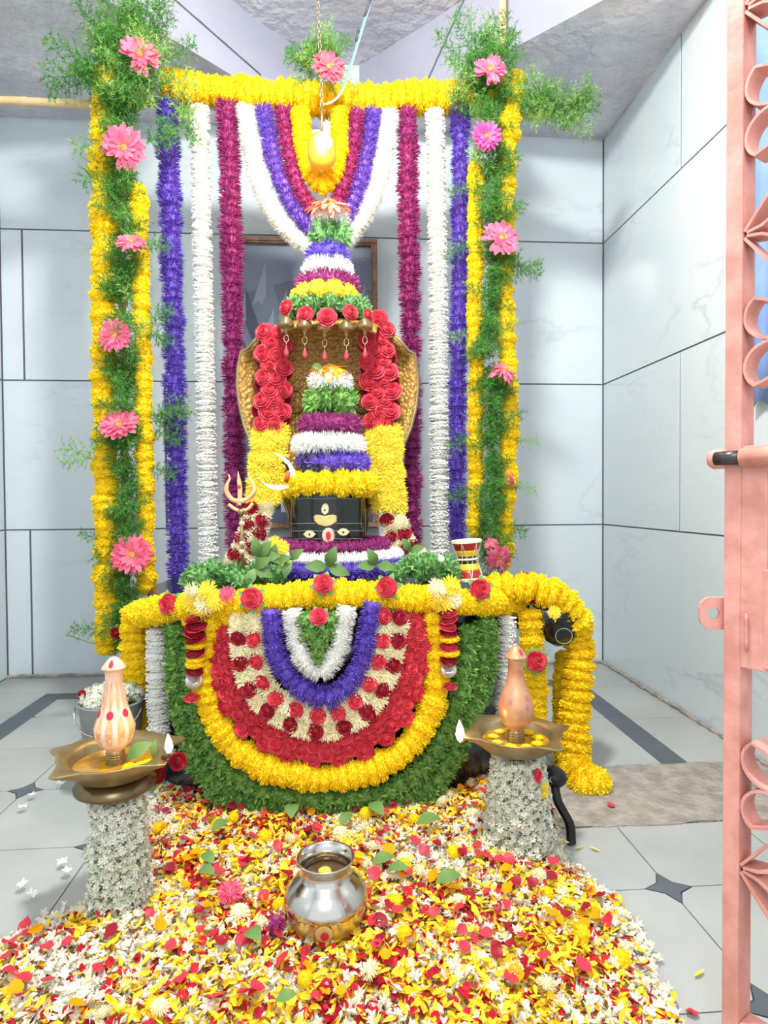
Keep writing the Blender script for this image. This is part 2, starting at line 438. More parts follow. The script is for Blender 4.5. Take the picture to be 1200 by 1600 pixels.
def octagons(rect, ox, oy, g=.27, c=.045):
    e = .0012
    i0, i1 = int((rect[0] - ox) / g) - 2, int((rect[1] - ox) / g) + 2
    k0, k1 = int((rect[2] - oy) / g) - 2, int((rect[3] - oy) / g) + 2
    for i in range(i0, i1):
        for k in range(k0, k1):
            x, y = ox + i * g, oy + k * g; X, Y = x + g, y + g
            b_ = c * .36
            p = [(x + c, y + e), (X - c, y + e), (X - b_, y + b_), (X - e, y + c), (X - e, Y - c), (X - b_, Y - b_), (X - c, Y - e), (x + c, Y - e), (x + b_, Y - b_), (x + e, Y - c), (x + e, y + c), (x + b_, y + b_)]
            slab_piece('floor_tile', clip_rect(p, rect), M_FLOOR)
            d = c - .002
            # concave sided diamond
            q = []
            for (ax, ay), (bx, by) in zip([(d, 0), (0, d), (-d, 0), (0, -d)], [(0, d), (-d, 0), (0, -d), (d, 0)]):
                q += [(x + ax, y + ay), (x + (ax + bx) * .33, y + (ay + by) * .33)]
            slab_piece('floor_inset', clip_rect(q, rect), M_FLOOR2, ZF + .0004)
CH0, CH1 = PZ(1000, 1290).y, PZ(1000, 1196).y          # channel front and back edges
d1 = PZ(1045, 1387); d2 = PZ(40, 1235)
bx_r, bx_l = PZ(985, 1138).x, PZ(35, 1120).x           # border strips
by = PZ(100, 1088).y; bw = .036
XM = .28
octagons((XL, bx_l - bw, -.3, YB), d2.x, d2.y)
octagons((bx_l + bw, XM, -.3, by - bw), d2.x, d2.y)
octagons((XM + .002, XR, -.3, CH0), d1.x, d1.y)
def plain(x0, x1, y0, y1, nx, ny):
    for i in range(nx):
        for k in range(ny):
            a, b = x0 + (x1 - x0) * i / nx, x0 + (x1 - x0) * (i + 1) / nx
            c, d = y0 + (y1 - y0) * k / ny, y0 + (y1 - y0) * (k + 1) / ny
            e = .0012; slab_piece('floor_tile', [(a + e, c + e), (b - e, c + e), (b - e, d - e), (a + e, d - e)], M_FLOOR)
plain(XM, bx_r - bw, CH1, by - bw, 2, 2)
plain(bx_r + bw, XR, CH1, YB, 1, 3)
plain(bx_l - bw, bx_r + bw, by + bw, YB, 5, 1)
for r in ((bx_l - bw, bx_l + bw, -.3, by - bw), (bx_r - bw, bx_r + bw, CH1, by - bw), (bx_l - bw, bx_r + bw, by - bw, by + bw)):
    slab_piece('border_strip', [(r[0], r[2]), (r[1], r[2]), (r[1], r[3]), (r[0], r[3])], M_FLOOR2)
# rough channel slab with a ragged front edge
rg = random.Random(4); n = 26
pl = [(XM + (XR - XM) * i / n, CH0 + rg.uniform(-.006, .008)) for i in range(n + 1)] + [(XR - (XR - XM) * i / n, CH1 + rg.uniform(-.008, .006)) for i in range(n + 1)]
slab_piece('channel_stone', pl, M_CHAN, ZF + .002)
# crumbling mortar along the wall foot
for nm, lab, a, b in (('baseboard_right', 'crumbled mortar seam along foot of right wall', (XR - .008, .2), (XR - .008, YB)), ('baseboard_back', 'crumbled mortar seam along foot of back wall', (XL, YB - .008), (XR, YB - .008))):
    mb = MB(); A = Vector((*a, .004)); B = Vector((*b, .004)); K = 90
    mb.tube([A.lerp(B, i / K) + Vector((rg.uniform(-.004, .004), rg.uniform(-.004, .004), rg.uniform(-.003, .004))) for i in range(K + 1)], [rg.uniform(.005, .010) for _ in range(K + 1)], 5)
    tag(part(nm, mb.mesh(nm, M_CHAN)), lab, 'baseboard', kind='structure')

# ================================================================ PICTURE on the back wall
x0, x1 = P(366, 600, YB).x, P(590, 600, YB).x
z1, z0 = P(480, 376, YB).z, P(480, 826, YB).z
pic = thing('framed_picture', 'framed mountain picture on back wall behind the flower strands', 'picture', ((x0 + x1) / 2, YB - .01, z0))
fw = .024; yf = YB - .03
for a, b, c, d in ((x0, x1, z1 - fw, z1), (x0, x1, z0, z0 + fw), (x0, x0 + fw, z0 + fw, z1 - fw), (x1 - fw, x1, z0 + fw, z1 - fw)):
    mb = MB(); mb.box(((a + b) / 2, yf + .012, (c + d) / 2), ((b - a) / 2, .014, (d - c) / 2))
    mb.box(((a + b) / 2, yf - .004, (c + d) / 2), (max(.004, (b - a) / 2 - .007), .004, max(.004, (d - c) / 2 - .007)))
    part('frame_rail', mb.mesh('frame_rail', M_FRAME), pic)
pm = [solid('print_' + n, c, .35) for n, c in (('sky', '#6d7488'), ('far', '#98a2b4'), ('mid', '#7d8a9e'), ('near', '#525e72'), ('dark', '#2f3a48'), ('light', '#a4b4c6'), ('warm', '#b98a6a'))]
mb = MB(); xi0, xi1, zi0, zi1 = x0 + fw, x1 - fw, z0 + fw, z1 - fw; yq = yf + .016
w, h = xi1 - xi0, zi1 - zi0
def Q(pts, m, d):
    mb.add([(xi0 + w * a, yq - d, zi0 + h * b) for a, b in pts], [tuple(range(len(pts)))], m)
Q([(0, 0), (1, 0), (1, 1), (0, 1)], 0, 0)
Q([(0, .82), (.3, .86), (.6, .9), (1, .84), (1, 1), (0, 1)], 2, .0004)
def ridge(peaks, slope, floor_y, m, d, ml):
    xs = [k / 40 for k in range(41)]; rj = random.Random(int(d * 1e5))
    top = [max([t - slope * abs(x - c) for c, t in peaks] + [floor_y + .02]) + rj.uniform(-.006, .006) for x in xs]
    for a, b, ya, yb in zip(xs, xs[1:], top, top[1:]): Q([(a, floor_y), (b, floor_y), (b, yb), (a, ya)], m, d)
    for c, t in peaks:                       # paler left flank of each summit
        q = [(c, t - .003), (c - .1, t - .1 * slope - .003), (c - .055, t - .1 * slope + .012), (c - .03, t - .15), (c + .004, t - .12)]
        Q([(min(1, max(0, a)), b) for a, b in q], ml, d + .0003)
ridge([(.2, .935), (.47, .87), (.74, .83), (.95, .87)], 1.5, .55, 2, .0006, 1)
ridge([(.05, .85), (.36, .845), (.62, .79), (.88, .8)], 1.4, .5, 3, .0014, 1)
ridge([(.26, .775), (.03, .74), (.52, .73), (.8, .72)], 1.2, .45, 2, .0022, 5)
Q([(0, 0), (1, 0), (1, .6), (.8, .63), (.55, .6), (.3, .64), (.12, .6), (0, .63)], 3, .0034)
for k in range(9):
    cx = .04 + k * .115; Q([(cx - .05, .48), (cx + .05, .48), (cx, .66 + .03 * sin(k * 2.3))], 4, .0038)
Q([(.1, .05), (.9, .05), (.9, .3), (.5, .36), (.1, .3)], 4, .0042)
for a in (.3, .36, .42, .62, .7): Q([(a, .04), (a + .05, .04), (a + .04, .14), (a, .1)], 5, .0046)
part('print', mb.mesh('print', pm), pic)
for k, (a, t) in enumerate(((.14, .70), (.2, .74), (.26, .71))):
    m2 = MB(); m2.tube([(xi0 + w * (a - .02), yq - .006, zi0 + h * (t - .08)), (xi0 + w * (a - .02), yq - .006, zi0 + h * (t - .04)), (xi0 + w * a, yq - .006, zi0 + h * t), (xi0 + w * (a + .02), yq - .006, zi0 + h * (t - .04)), (xi0 + w * (a + .02), yq - .006, zi0 + h * (t - .08))], .0014, 4)
    part('spire_outline', m2.mesh('spire_outline', pm[6]), pic)
for a in (.06, .94):
    m2 = MB(); m2.lathe([(.006, 0), (.006, .003), (.003, .005), (0, .005)], 10)
    part('screw_head', m2.mesh('screw_head', M_STEEL), pic, TRS((xi0 + w * a, yq - .002, zi0 + h * .95), (0, -1, 0)))

# ================================================================ GATE (pink, opened inwards), right edge
gp = P(1131, 800, .75)
GO = Vector((gp.x, gp.y, 0)); ga = radians(60)
GD = Vector((cos(ga), -sin(ga), 0)); GB = Vector((sin(ga), cos(ga), 0))   # along the leaf to the hinge / back through it
gate = thing('metal_gate', 'pink painted scrollwork iron gate leaf at right edge', 'gate', GO)
def GP(s, z, d=0.0): return GO + GD * s + GB * d + Vector((0, 0, z))
GTOP = 1.95; SW, SD, LW = .0205, .033, .44
def gz(py): return P(1150, py, .742).z
def gbox(name, s0, s1, za, zb, d0, d1, m=M_PINKM, sub=None, par=None):
    mb = MB(); vs = [GP(s, z, d) for s in (s0, s1) for d in (d0, d1) for z in (za, zb)]
    mb.add(vs, [(0, 1, 3, 2), (4, 6, 7, 5), (0, 4, 5, 1), (2, 3, 7, 6), (0, 2, 6, 4), (1, 5, 7, 3)])
    me = mb.mesh(name, m); o = part(name, me, par or gate)
    bv = o.modifiers.new('bevel', 'BEVEL'); bv.width = .0018; bv.segments = 2
    return o
gbox('stile', 0, SW, .03, GTOP, 0, SD)
gbox('stile', LW - SW, LW, .03, GTOP, 0, SD)
for za, zb in ((.03, .055), (GTOP - .025, GTOP), (gz(735), gz(698))):
    gbox('rail', SW, LW - SW, za, zb, .002, SD - .002)
zl0, zl1 = gz(1040), gz(720)
gbox('lock_plate', SW - .001, SW + .030, zl0, zl1, .001, .008)
gbox('cover_strip', SW + .026, SW + .034, gz(1035), gz(885), .0, .012)
mb = MB()                                                    # flower-shaped weld bead
mb.tube([GP(SW + .008, gz(955 + k * 8), -.001) for k in range(8)], [.0015 + .001 * (k % 2) for k in range(8)], 6)
part('weld_bead', mb.mesh('weld_bead', M_PINKM, True), gate)
def loop(s0, zc, flip):
    """C scroll of flat bar: ring against the stile whose tail sweeps off towards the hinge"""
    pts = []
    rx, rz = .031, .0290
    for k in range(25):
        a = pi * (-.35 + 1.62 * k / 24)
        t = 1 + .0 * k
        pts.append((s0 + rx + .002 + rx * cos(a) * t, zc + flip * rz * sin(a) * t))
    x, z = pts[-1]
    pts += [(x + .012, z + flip * .004), (x + .028, z + flip * .012), (x + .046, z + flip * .024), (x + .062, z + flip * .036)]
    return pts
nodes_z = [gz(372) + k * (gz(372) - gz(715)) for k in range(0, 4)]
pairs = [(188, 1), (540, 1), (-150, 1), (-480, 1), (1217, 1), (1560, 1), (1860, 1)]
mb0 = None
for base in (0, .10, .20, .30):
    for py, _ in pairs:
        zc = gz(py)
        if zc < .08 or zc > GTOP - .08: continue
        for fl in (1, -1):
            pts = [(s, z) for s, z in loop(SW + base, zc + fl * .0305, -fl) if s < LW - SW]
            mb = MB(); mb.bar([GP(s, z, .002) for s, z in pts], GB * (SD - .004), .0035)
            part('scroll', mb.mesh('scroll', M_PINKM), gate)
    for py in (372, 22, -320, 1350, 1690, 870):
        zc = gz(py)
        if zc < .1 or zc > GTOP - .08 or (py == 870 and base == 0): continue
        for fl in (1, -1):
            mb = MB(); mb.bar([GP(SW + base + .001 + .09 * t, zc + fl * (.004 + .105 * t ** .92), .002) for t in (0, .25, .5, .75, 1)], GB * (SD - .004), .0035)
            part('diagonal_bar', mb.mesh('diagonal_bar', M_PINKM), gate)
            pts = [GP(SW + base + .004 + .085 * t, zc + fl * (.002 + .075 * t * t), .002) for t in (0, .2, .4, .6, .8, 1)]
            mb = MB(); mb.bar(pts, GB * (SD - .004), .0035)
            part('leaf_scroll', mb.mesh('leaf_scroll', M_PINKM), gate)
# sliding bolt: rounded guide, dark rod, sleeve
zb = gz(716)
mb = MB(); mb.lathe([(.0, -.003), (.010, -.002), (.0125, .002), (.0125, .016), (.010, .019), (0, .019)], 20)
part('bolt_guide', mb.mesh('bolt_guide', M_PINKM, True), gate, TRS(GP(-.011, zb, .000) - GD * .004, GD))
bolt = None
mb = MB(); mb.tube([GP(-.006, zb, -.008), GP(.026, zb, -.008)], .0088, 16)
bolt = part('bolt_rod', mb.mesh('bolt_rod', M_IRON, True), gate, label='bare dark iron bolt rod')
mb = MB(); mb.tube([GP(.0255, zb, -.008), GP(.10, zb, -.008)], .0115, 16)
part('bolt_sleeve', mb.mesh('bolt_sleeve', M_PINKM, True), gate)
# hasp lug with a hole
lug = MB(); c = GP(-.012, gz(963), .004); hw, hh, rr = .0185, .0205, .0075
n = 24; outer = []
for k in range(n):
    a = 2 * pi * (k + .5) / n; x, z = cos(a), sin(a); m_ = max(abs(x) / hw, abs(z) / hh)
    x, z = x / m_, z / m_
    cc = abs(x) + abs(z) - (hw + hh - .009)
    if cc > 0 and x < 0: x += cc / 2; z -= math.copysign(cc / 2, z)
    outer.append((x, z))
vs = []
for d in (0, .007):
    for x, z in outer: vs.append(c + Vector((1, -.25, 0)).normalized() * x + Vector((0, 0, z)) + Vector((.25, 1, 0)).normalized() * d)
    for k in range(n):
        a = 2 * pi * (k + .5) / n
        vs.append(c + Vector((1, -.25, 0)).normalized() * (rr * cos(a) - .002) + Vector((0, 0, rr * sin(a))) + Vector((.25, 1, 0)).normalized() * d)
fs = []
for k in range(n):
    k2 = (k + 1) % n
    fs += [(k, k2, n + k2, n + k), (2 * n + k, 3 * n + k, 3 * n + k2, 2 * n + k2), (k, 2 * n + k, 2 * n + k2, k2), (n + k, n + k2, 3 * n + k2, 3 * n + k)]
lug.add(vs, fs); part('hasp_lug', lug.mesh('hasp_lug', M_PINKM), gate)
# blue cloth hanging on the right wall behind the gate
p0 = PX(1176, 640, XR - .02); p1 = PX(1240, 640, XR - .02)
mb = MB(); K = 20; vs = []; fs = []
za, zb_ = p0.z, 2.1
for i in range(K + 1):
    for k in range(9):
        y = p0.y + (p1.y - .25 - p0.y) * i / K
        vs.append((XR - .022 - .012 * sin(i * 1.9) * (1 - k / 12), y, zb_ + (za + .02 * sin(i) - zb_) * k / 8))
for i in range(K):
    for k in range(8): fs.append((i * 9 + k, i * 9 + k + 1, i * 9 + k + 10, i * 9 + k + 9))
mb.add(vs, fs)
o = tag(part('hanging_cloth', mb.mesh('hanging_cloth', M_TARP, True)), 'blue cloth hanging on right wall, glimpsed through the gate', 'cloth')
sm = o.modifiers.new('solid', 'SOLIDIFY'); sm.thickness = .003

# ================================================================ FLOWER HEADS (unit size, shared mesh data)
def sph(n, i):
    z = 1 - 2 * (i + .5) / n; a = i * 2.399963; r = sqrt(1 - z * z); return Vector((r * cos(a), r * sin(a), z))
def kite(mb, b, tip, side, w, lift=Vector((0, 0, 0)), m=0):
    mid = b.lerp(tip, .6) + lift
    mb.add([b, mid + side * w, tip, mid - side * w], [(0, 1, 2), (0, 2, 3)], m)
def core(mb, r, z, m=0, n=10):
    mb.lathe([(r * .55, -z), (r, -z * .5), (r, z * .5), (r * .55, z)], n, m=m)
def make_pom(seed, mat, n=340, mat_core=None):
    R = random.Random(seed); mb = MB()
    mb.lathe([(.02, -.84), (.55, -.68), (.8, -.3), (.84, 0), (.8, .3), (.55, .68), (.02, .84)], 10)
    for i in range(n):
        d = sph(n, i); t = d.cross(rv(1, R)).normalized(); s = d.cross(t)
        kite(mb, d * .74, d * R.uniform(.9, 1.04) + t * .15, s, .085, d * .06)
    return mb.mesh('marigold_head', mat)
def make_fuzz(seed, mat, n=230):
    R = random.Random(seed); mb = MB(); core(mb, .55, 1)
    for i in range(n):
        a = R.uniform(0, 2 * pi); z = R.uniform(-1, 1)
        d = Vector((cos(a), sin(a), 0)); b = d * .4 + Vector((0, 0, z))
        q = (d + rv(.45, R)).normalized()
        t = q.cross(rv(1, R)).normalized()
        L = R.uniform(.42, .66); tip = b + Vector((q.x * L, q.y * L, q.z * L * 1.2))
        kite(mb, b, tip, t, .055)
    return mb.mesh('aster_cluster', mat)
def make_jas(seed, mat, n=30):
    R = random.Random(seed); mb = MB(); core(mb, .74, .9, n=12)
    for i in range(n):
        a = 2 * pi * (i + R.uniform(-.3, .3)) / n; d = Vector((cos(a), sin(a), 0)); z = R.uniform(-.55, .55) * 1.0
        q = (d + rv(.3, R)).normalized(); t = Vector((-d.y, d.x, 0)); o = Vector((0, 0, z))
        b = d * .66 + o; tip = b + q * R.uniform(.28, .38); w = .11; m = b.lerp(tip, .6)
        zz = Vector((0, 0, w * 5))
        mb.add([b, m + t * w, m + zz * .6, m - t * w, m - zz * .6, tip], [(0, 1, 2), (0, 2, 3), (0, 3, 4), (0, 4, 1), (5, 2, 1), (5, 3, 2), (5, 4, 3), (5, 1, 4)])
    return mb.mesh('jasmine_ring', mat)
def leaf(mb, b, d, side, up, L, w, m=0, fold=.12):
    """pointed leaf, two folded halves"""
    pts = [(0, 0), (.25, .75), (.5, 1), (.78, .6), (1, 0)]
    c = [b + d * (L * t) + up * (L * .18 * sin(t * pi)) for t, _ in pts]
    vs = c[:]; fs = []
    for sg in (1, -1):
        k = len(vs); vs += [c[i] + side * (sg * w * pts[i][1]) + up * (fold * w) for i in (1, 2, 3)]
        q = [(0, 1, k), (1, 2, k + 1, k), (2, 3, k + 2, k + 1), (3, 4, k + 2)]
        fs += q if sg < 0 else [tuple(reversed(f)) for f in q]
    mb.add(vs, fs, m)
def make_leafball(seed, mat, n=150, L=.5, w=.085):
    R = random.Random(seed); mb = MB(); mb.lathe([(.02, -.55), (.4, -.42), (.55, 0), (.4, .42), (.02, .55)], 8)
    for i in range(n):
        d = sph(n, i); q = (d * .8 + rv(.75, R)).normalized(); t = q.cross(rv(1, R)).normalized()
        leaf(mb, d * .48, q, t, q.cross(t), L * R.uniform(.7, 1.1), w * R.uniform(.8, 1.2))
    return mb.mesh('leaf_sprig', mat)
def make_rose(seed, mat):
    R = random.Random(seed); mb = MB()
    mb.lathe([(.05, -.55), (.35, -.45), (.6, -.1), (.45, .18), (.12, .3), (.02, .3)], 12)
    rings = [(.16, .50, 3, .02), (.30, .46, 4, .10), (.47, .38, 5, .18), (.64, .24, 5, .26), (.80, .06, 6, .32)]
    for i, (rr, h, n, curl) in enumerate(rings):
        a0 = R.uniform(0, 6.28)
        for k in range(n):
            ac = a0 + 2 * pi * k / n + R.uniform(-.12, .12); hwid = pi / n * 1.35; nu, nv = 5, 4; vs = []; fs = []
            hj = R.uniform(-.05, .05)
            for v in range(nv + 1):
                t = v / nv
                for u in range(nu + 1):
                    s = u / nu * 2 - 1
                    a = ac + s * hwid * (.55 + .45 * sin(pi * min(1, .35 + t * .5)))
                    r = rr * (.62 + .38 * t) + curl * max(0, t - .55) * 1.1 - .03 * s * s * (i > 0) + (.04 if k % 2 else 0) * (1 - t)
                    z = -.4 + (h + .4 + hj) * (t ** .75) - curl * .55 * max(0, t - .72) * 2 - .10 * s * s * t
                    vs.append((r * cos(a), r * sin(a), z))
            for v in range(nv):
                for u in range(nu):
                    q = v * (nu + 1) + u; fs.append((q, q + 1, q + nu + 2, q + nu + 1))
            mb.add(vs, fs)
    return mb.mesh('rose_head', mat, True)
def strip_petal(mb, a, r0, r1, w, z0, z1, droop, m=0, tw=0.0):
    d = Vector((cos(a), sin(a), 0)); t = Vector((-d.y, d.x, 0)); up = Vector((0, 0, 1)); vs = []
    for k, (f, ww) in enumerate(((0, .45), (.35, .95), (.75, 1), (1, .35))):
        c = d * (r0 + (r1 - r0) * f) + up * (z0 + (z1 - z0) * f - droop * f * f)
        vs += [c + t * w * ww + up * (.03 + tw), c - t * w * ww + up * (.03 - tw)]
    mb.add(vs, [(0, 1, 3, 2), (2, 3, 5, 4), (4, 5, 7, 6)], m)
def make_gerbera(seed, mat, gap=None, droop=.1, wf=1.15):
    R = random.Random(seed); mb = MB()
    for lay, (n, r1, z1, w) in enumerate(((17, 1.0, .12, .12), (16, .88, .26, .105), (13, .6, .3, .08))):
        for k in range(n):
            a = 2 * pi * (k + lay * .5) / n + R.uniform(-.07, .07)
            if gap and any(abs((a - g + pi) % (2 * pi) - pi) < gw for g, gw in gap) and lay < 2: continue
            strip_petal(mb, a, .12, r1 * R.uniform(.88, 1.04), w * wf, .05 + lay * .03, z1 + R.uniform(-.08, .08), droop * R.uniform(.3, 1.6), 0, R.uniform(-.03, .03))
    pm_ = mb; mb = MB()
    for k in range(46):
        d = sph(92, k); b = Vector((d.x * .2, d.y * .2, .06 + d.z * .1))
        kite(mb, b, b + Vector((d.x * .09, d.y * .09, .14)), d.cross(Vector((.3, .2, 1))).normalized(), .03)
    mb.lathe([(.22, .02), (.2, .1), (.1, .16), (.01, .17)], 12)
    return pm_.mesh('gerbera_petals', mat), mb.mesh('gerbera_disc', M_GERC)
def put_gerbera(me, g, mw):
    part('petals', me[0], g, mw); part('centre_disc', me[1], g, mw)
def make_chrys(seed, mat, n=110):
    R = random.Random(seed); mb = MB(); mb.lathe([(.3, -.35), (.5, 0), (.3, .3), (.02, .38)], 10)
    for i in range(n):
        d = sph(int(n * 1.5), i); q = (d + rv(.2, R)).normalized(); t = Vector((-q.y, q.x, .01)).normalized()
        b = Vector((d.x * .3, d.y * .3, d.z * .2)); L = R.uniform(.6, .8)
        tip = b + Vector((q.x * L, q.y * L, q.z * L * .72)); kite(mb, b, tip, t, .065, Vector((0, 0, .04)))
    return mb.mesh('chrysanthemum_head', mat)
def make_star(mb, R, c, d, r, m=0, np_=6):
    """one jasmine flower: tube and opened petals, facing d"""
    t = d.cross(rv(1, R)).normalized(); s = d.cross(t)
    for k in range(np_):
        a = 2 * pi * k / np_ + R.uniform(-.2, .2); q = t * cos(a) + s * sin(a)
        tip = c + q * r + d * (r * R.uniform(.0, .5)); w = d.cross(q).normalized()
        kite(mb, c, tip, w, r * .28, d * (r * .12), m)
    mb.add([c + t * r * .12, c + s * r * .12, c - t * r * .12, c - s * r * .12, c - d * r * 1.2], [(0, 1, 4), (1, 2, 4), (2, 3, 4), (3, 0, 4)], m)
def make_starball(seed, mat, n=26):
    R = random.Random(seed); mb = MB()
    for i in range(n):
        d = sph(n, i); d = (d + rv(.3, R)).normalized(); make_star(mb, R, d * R.uniform(.5, .9), d, .36)
    for i in range(8):
        d = rv(1, R); t = d.cross(rv(1, R)).normalized(); kite(mb, d * .3, d * .9, t, .12, m=1)
    return mb.mesh('jasmine_bunch', [mat, M_LEAF])
def make_fern(seed, mat, nb=24, nn=17):
    """asparagus fern frond along +Z, length 1, made of needles"""
    R = random.Random(seed); mb = MB()
    mb.tube([(0, 0, 0), (.02, .01, .5), (.05, 0, 1)], [.006, .005, .002], 4)
    for i in range(nb):
        z = .08 + .9 * i / nb; L = .34 * (1 - .55 * abs(z - .4)) * R.uniform(.7, 1.15); a = i * 2.4 + R.uniform(-.4, .4)
        d = Vector((cos(a), sin(a), .55)).normalized(); b = Vector((.03 * z, 0, z))
        t = d.cross(Vector((0, 0, 1))).normalized()
        mb.add([b + t * .004, b - t * .004, b + d * L], [(0, 1, 2)])
        for k in range(nn):
            c = b + d * L * (k + 1) / nn; q = (d * .6 + rv(1, R)).normalized(); s = q.cross(rv(1, R)).normalized()
            mb.add([c + s * .009, c - s * .009, c + q * R.uniform(.08, .13)], [(0, 1, 2)])
    return mb.mesh('fern_frond', mat)
V3 = range(3)
POM = [make_pom(s, M_YEL) for s in V3]; POML = [make_pom(s + 9, M_YEL2) for s in V3]
VIO = [make_fuzz(s + 20, M_VIO) for s in V3]; MAG = [make_fuzz(s + 30, M_MAG) for s in V3]
JAS = [make_jas(s + 40, M_WHT) for s in V3]; WFUZ = [make_fuzz(s + 45, M_WHT, 200) for s in V3]
GRN = [make_leafball(s + 50, M_LEAF) for s in V3]; GRNL = [make_leafball(s + 55, M_LEAFL, 120) for s in V3]
ROSE = [make_rose(s + 60, M_RED) for s in V3]; ROSED = [make_rose(s + 65, M_RED2) for s in V3]
CHR = [make_chrys(s + 70, M_CRM) for s in V3]; CHRY = [make_chrys(s + 75, M_YEL2) for s in V3]
STB = [make_starball(s + 80, M_JAS, 34) for s in V3]
FERN = [make_fern(s + 90, M_FERN) for s in V3]; FERNL = [make_fern(s + 95, M_FERNL, 18, 15) for s in V3]
GFUZ = [make_leafball(s + 58, M_LEAFL, 170, .42, .05) for s in V3]

def strung(par, pts, heads, r, step, name, thick=None, jit=.06, rj=.08):
    """heads threaded on a string: axis of each head along the string"""
    out = []
    if thick is None: thick = 1.0 if name == 'marigold' else .62
    for p, t in spline(pts, step):
        s = r * RND.uniform(1 - rj, 1 + rj)
        out.append(part(name, RND.choice(heads), par, TRS(p + rv(r * jit), (t + rv(.12)).normalized(), (s, s, step * thick * RND.uniform(.95, 1.15)), RND.uniform(0, 6.28))))
    return out
def faced(par, pts, heads, r, step, name, across=1, spread=0.0, zfac=1.0, nrm=None, jit=.1):
    """heads laid side by side along a path, faces turned outwards"""
    for i, (p, t) in enumerate(spline(pts, step)):
        n = nrm(p) if nrm else Vector((0, -1, .1)).normalized()
        s = n.cross(t).normalized()
        for k in range(across):
            o = (k - (across - 1) / 2) * spread + (spread * .25 if i % 2 else -spread * .25) * (across > 1)
            q = r * RND.uniform(.9, 1.1)
            part(name, RND.choice(heads), par, TRS(p + s * o + rv(r * jit), (n + rv(.3)).normalized(), (q, q, q * zfac), RND.uniform(0, 6.28)))
def garland(name, label, pts, heads, r, step, pname, cat='garland', group=None, **k):
    g = thing(name, label, cat, pts[0], group)
    strung(g, pts, heads, r, step, pname, **k); return g

# ================================================================ BAMBOO FRAME behind, with hanging strands
YFR = 2.05
def bamboo(name, label, a, b, r):
    a, b = Vector(a), Vector(b); L = (b - a).length; prof = []; n = int(L / .22) + 1
    for i in range(n):
        z = L * i / n; z2 = L * (i + 1) / n
        prof += [(r * .98, z + .004), (r * .95, (z + z2) / 2), (r * .99, z2 - .008), (r * 1.12, z2 - .003)]
    mb = MB(); mb.lathe(prof, 12)
    return tag(part(name, mb.mesh(name, M_BAM, True), None, TRS(a, (b - a).normalized())), label, 'pole')
pl0 = P(181, 60, YFR); pr0 = P(788, 60, YFR)
bamboo('bamboo_pole', 'upright bamboo pole rising from the left fern column to the ceiling', (pl0.x, YFR + .02, .0), (pl0.x, YFR + .02, 2.48), .0125)
bamboo('bamboo_pole', 'upright bamboo pole rising from the right fern column to the ceiling', (pr0.x, YFR + .02, .0), (pr0.x, YFR + .02, 2.48), .0125)
zl = P(60, 143, YFR).z
bamboo('bamboo_pole', 'level bamboo pole running from the left fern column to the left wall', (XL, YFR + .05, zl), (pl0.x + .05, YFR + .05, zl - .005), .0135)
zr = P(860, 168, YFR).z
bamboo('bamboo_pole', 'long level bamboo pole behind the yellow top garland', (pl0.x + .02, YFR + .045, P(300, 150, YFR).z), (P(872, 175, YFR).x, YFR + .045, zr), .0135)

yl = lambda *p: [P(x, y, YFR) for x, y in p]
def strand(name, label, pts, heads, w, step, pname, dy=0.0, **k):
    pp = [P(x, y, YFR + dy) for x, y in pts]
    return garland(name, label, pp, heads, S(w / 2, YFR), step, pname, **k)
strand('marigold_garland', 'thick yellow marigold garland along the top of the frame', [(262, 132), (330, 142), (400, 150), (455, 152), (520, 158), (590, 158), (660, 152), (748, 155)], POM, 50, .026, 'marigold', rj=.12, dy=.01)
strand('aster_strand', 'violet aster strand hanging next to the left fern column', [(262, 165), (266, 300), (268, 420), (273, 600), (276, 760), (280, 915)], VIO, 40, .03, 'aster', rj=.14)
strand('jasmine_strand', 'straight white jasmine strand hanging on the left', [(312, 168), (315, 330), (319, 500), (322, 660), (325, 800), (326, 885)], JAS, 31, .0105, 'jasmine_ring', thick=.75)
strand('aster_strand', 'magenta aster strand hanging on the left of the picture', [(355, 170), (360, 300), (362, 450), (365, 600), (366, 740), (368, 850)], MAG, 41, .03, 'aster', rj=.14)
strand('aster_strand', 'magenta aster strand hanging on the right of the picture', [(637, 178), (638, 300), (640, 450), (642, 600), (643, 740), (642, 850)], MAG, 39, .03, 'aster', rj=.14)
strand('jasmine_strand', 'straight white jasmine strand hanging on the right', [(680, 178), (683, 330), (685, 500), (686, 660), (687, 800), (687, 868)], JAS, 32, .0105, 'jasmine_ring', thick=.75)
strand('aster_strand', 'violet aster strand hanging next to the right fern column', [(719, 175), (720, 300), (718, 450), (716, 600), (714, 740), (714, 840)], VIO, 35, .03, 'aster', rj=.14)
# nested swags
strand('jasmine_swag', 'outer white jasmine swag looped under the top garland', [(384, 172), (394, 240), (412, 300), (440, 350), (478, 382), (512, 392), (545, 372), (575, 325), (596, 265), (610, 180)], WFUZ, 34, .016, 'jasmine_cluster', thick=.7, dy=-.01)
strand('aster_swag', 'violet aster swag looped inside the white swag', [(413, 174), (425, 235), (440, 285), (465, 335), (495, 366), (515, 370), (538, 345), (557, 300), (571, 250), (582, 178)], VIO, 33, .024, 'aster', dy=-.02)
strand('aster_swag', 'magenta aster swag looped inside the violet swag', [(442, 174), (450, 230), (464, 285), (485, 322), (508, 338), (525, 322), (540, 285), (552, 235), (558, 178)], MAG, 31, .024, 'aster', dy=-.03)
strand('marigold_swag', 'small yellow marigold swag around the hanging lamp', [(470, 176), (472, 215), (478, 250), (490, 278), (504, 290), (518, 278), (528, 250), (531, 215), (531, 176)], POM, 31, .018, 'marigold', dy=-.04)

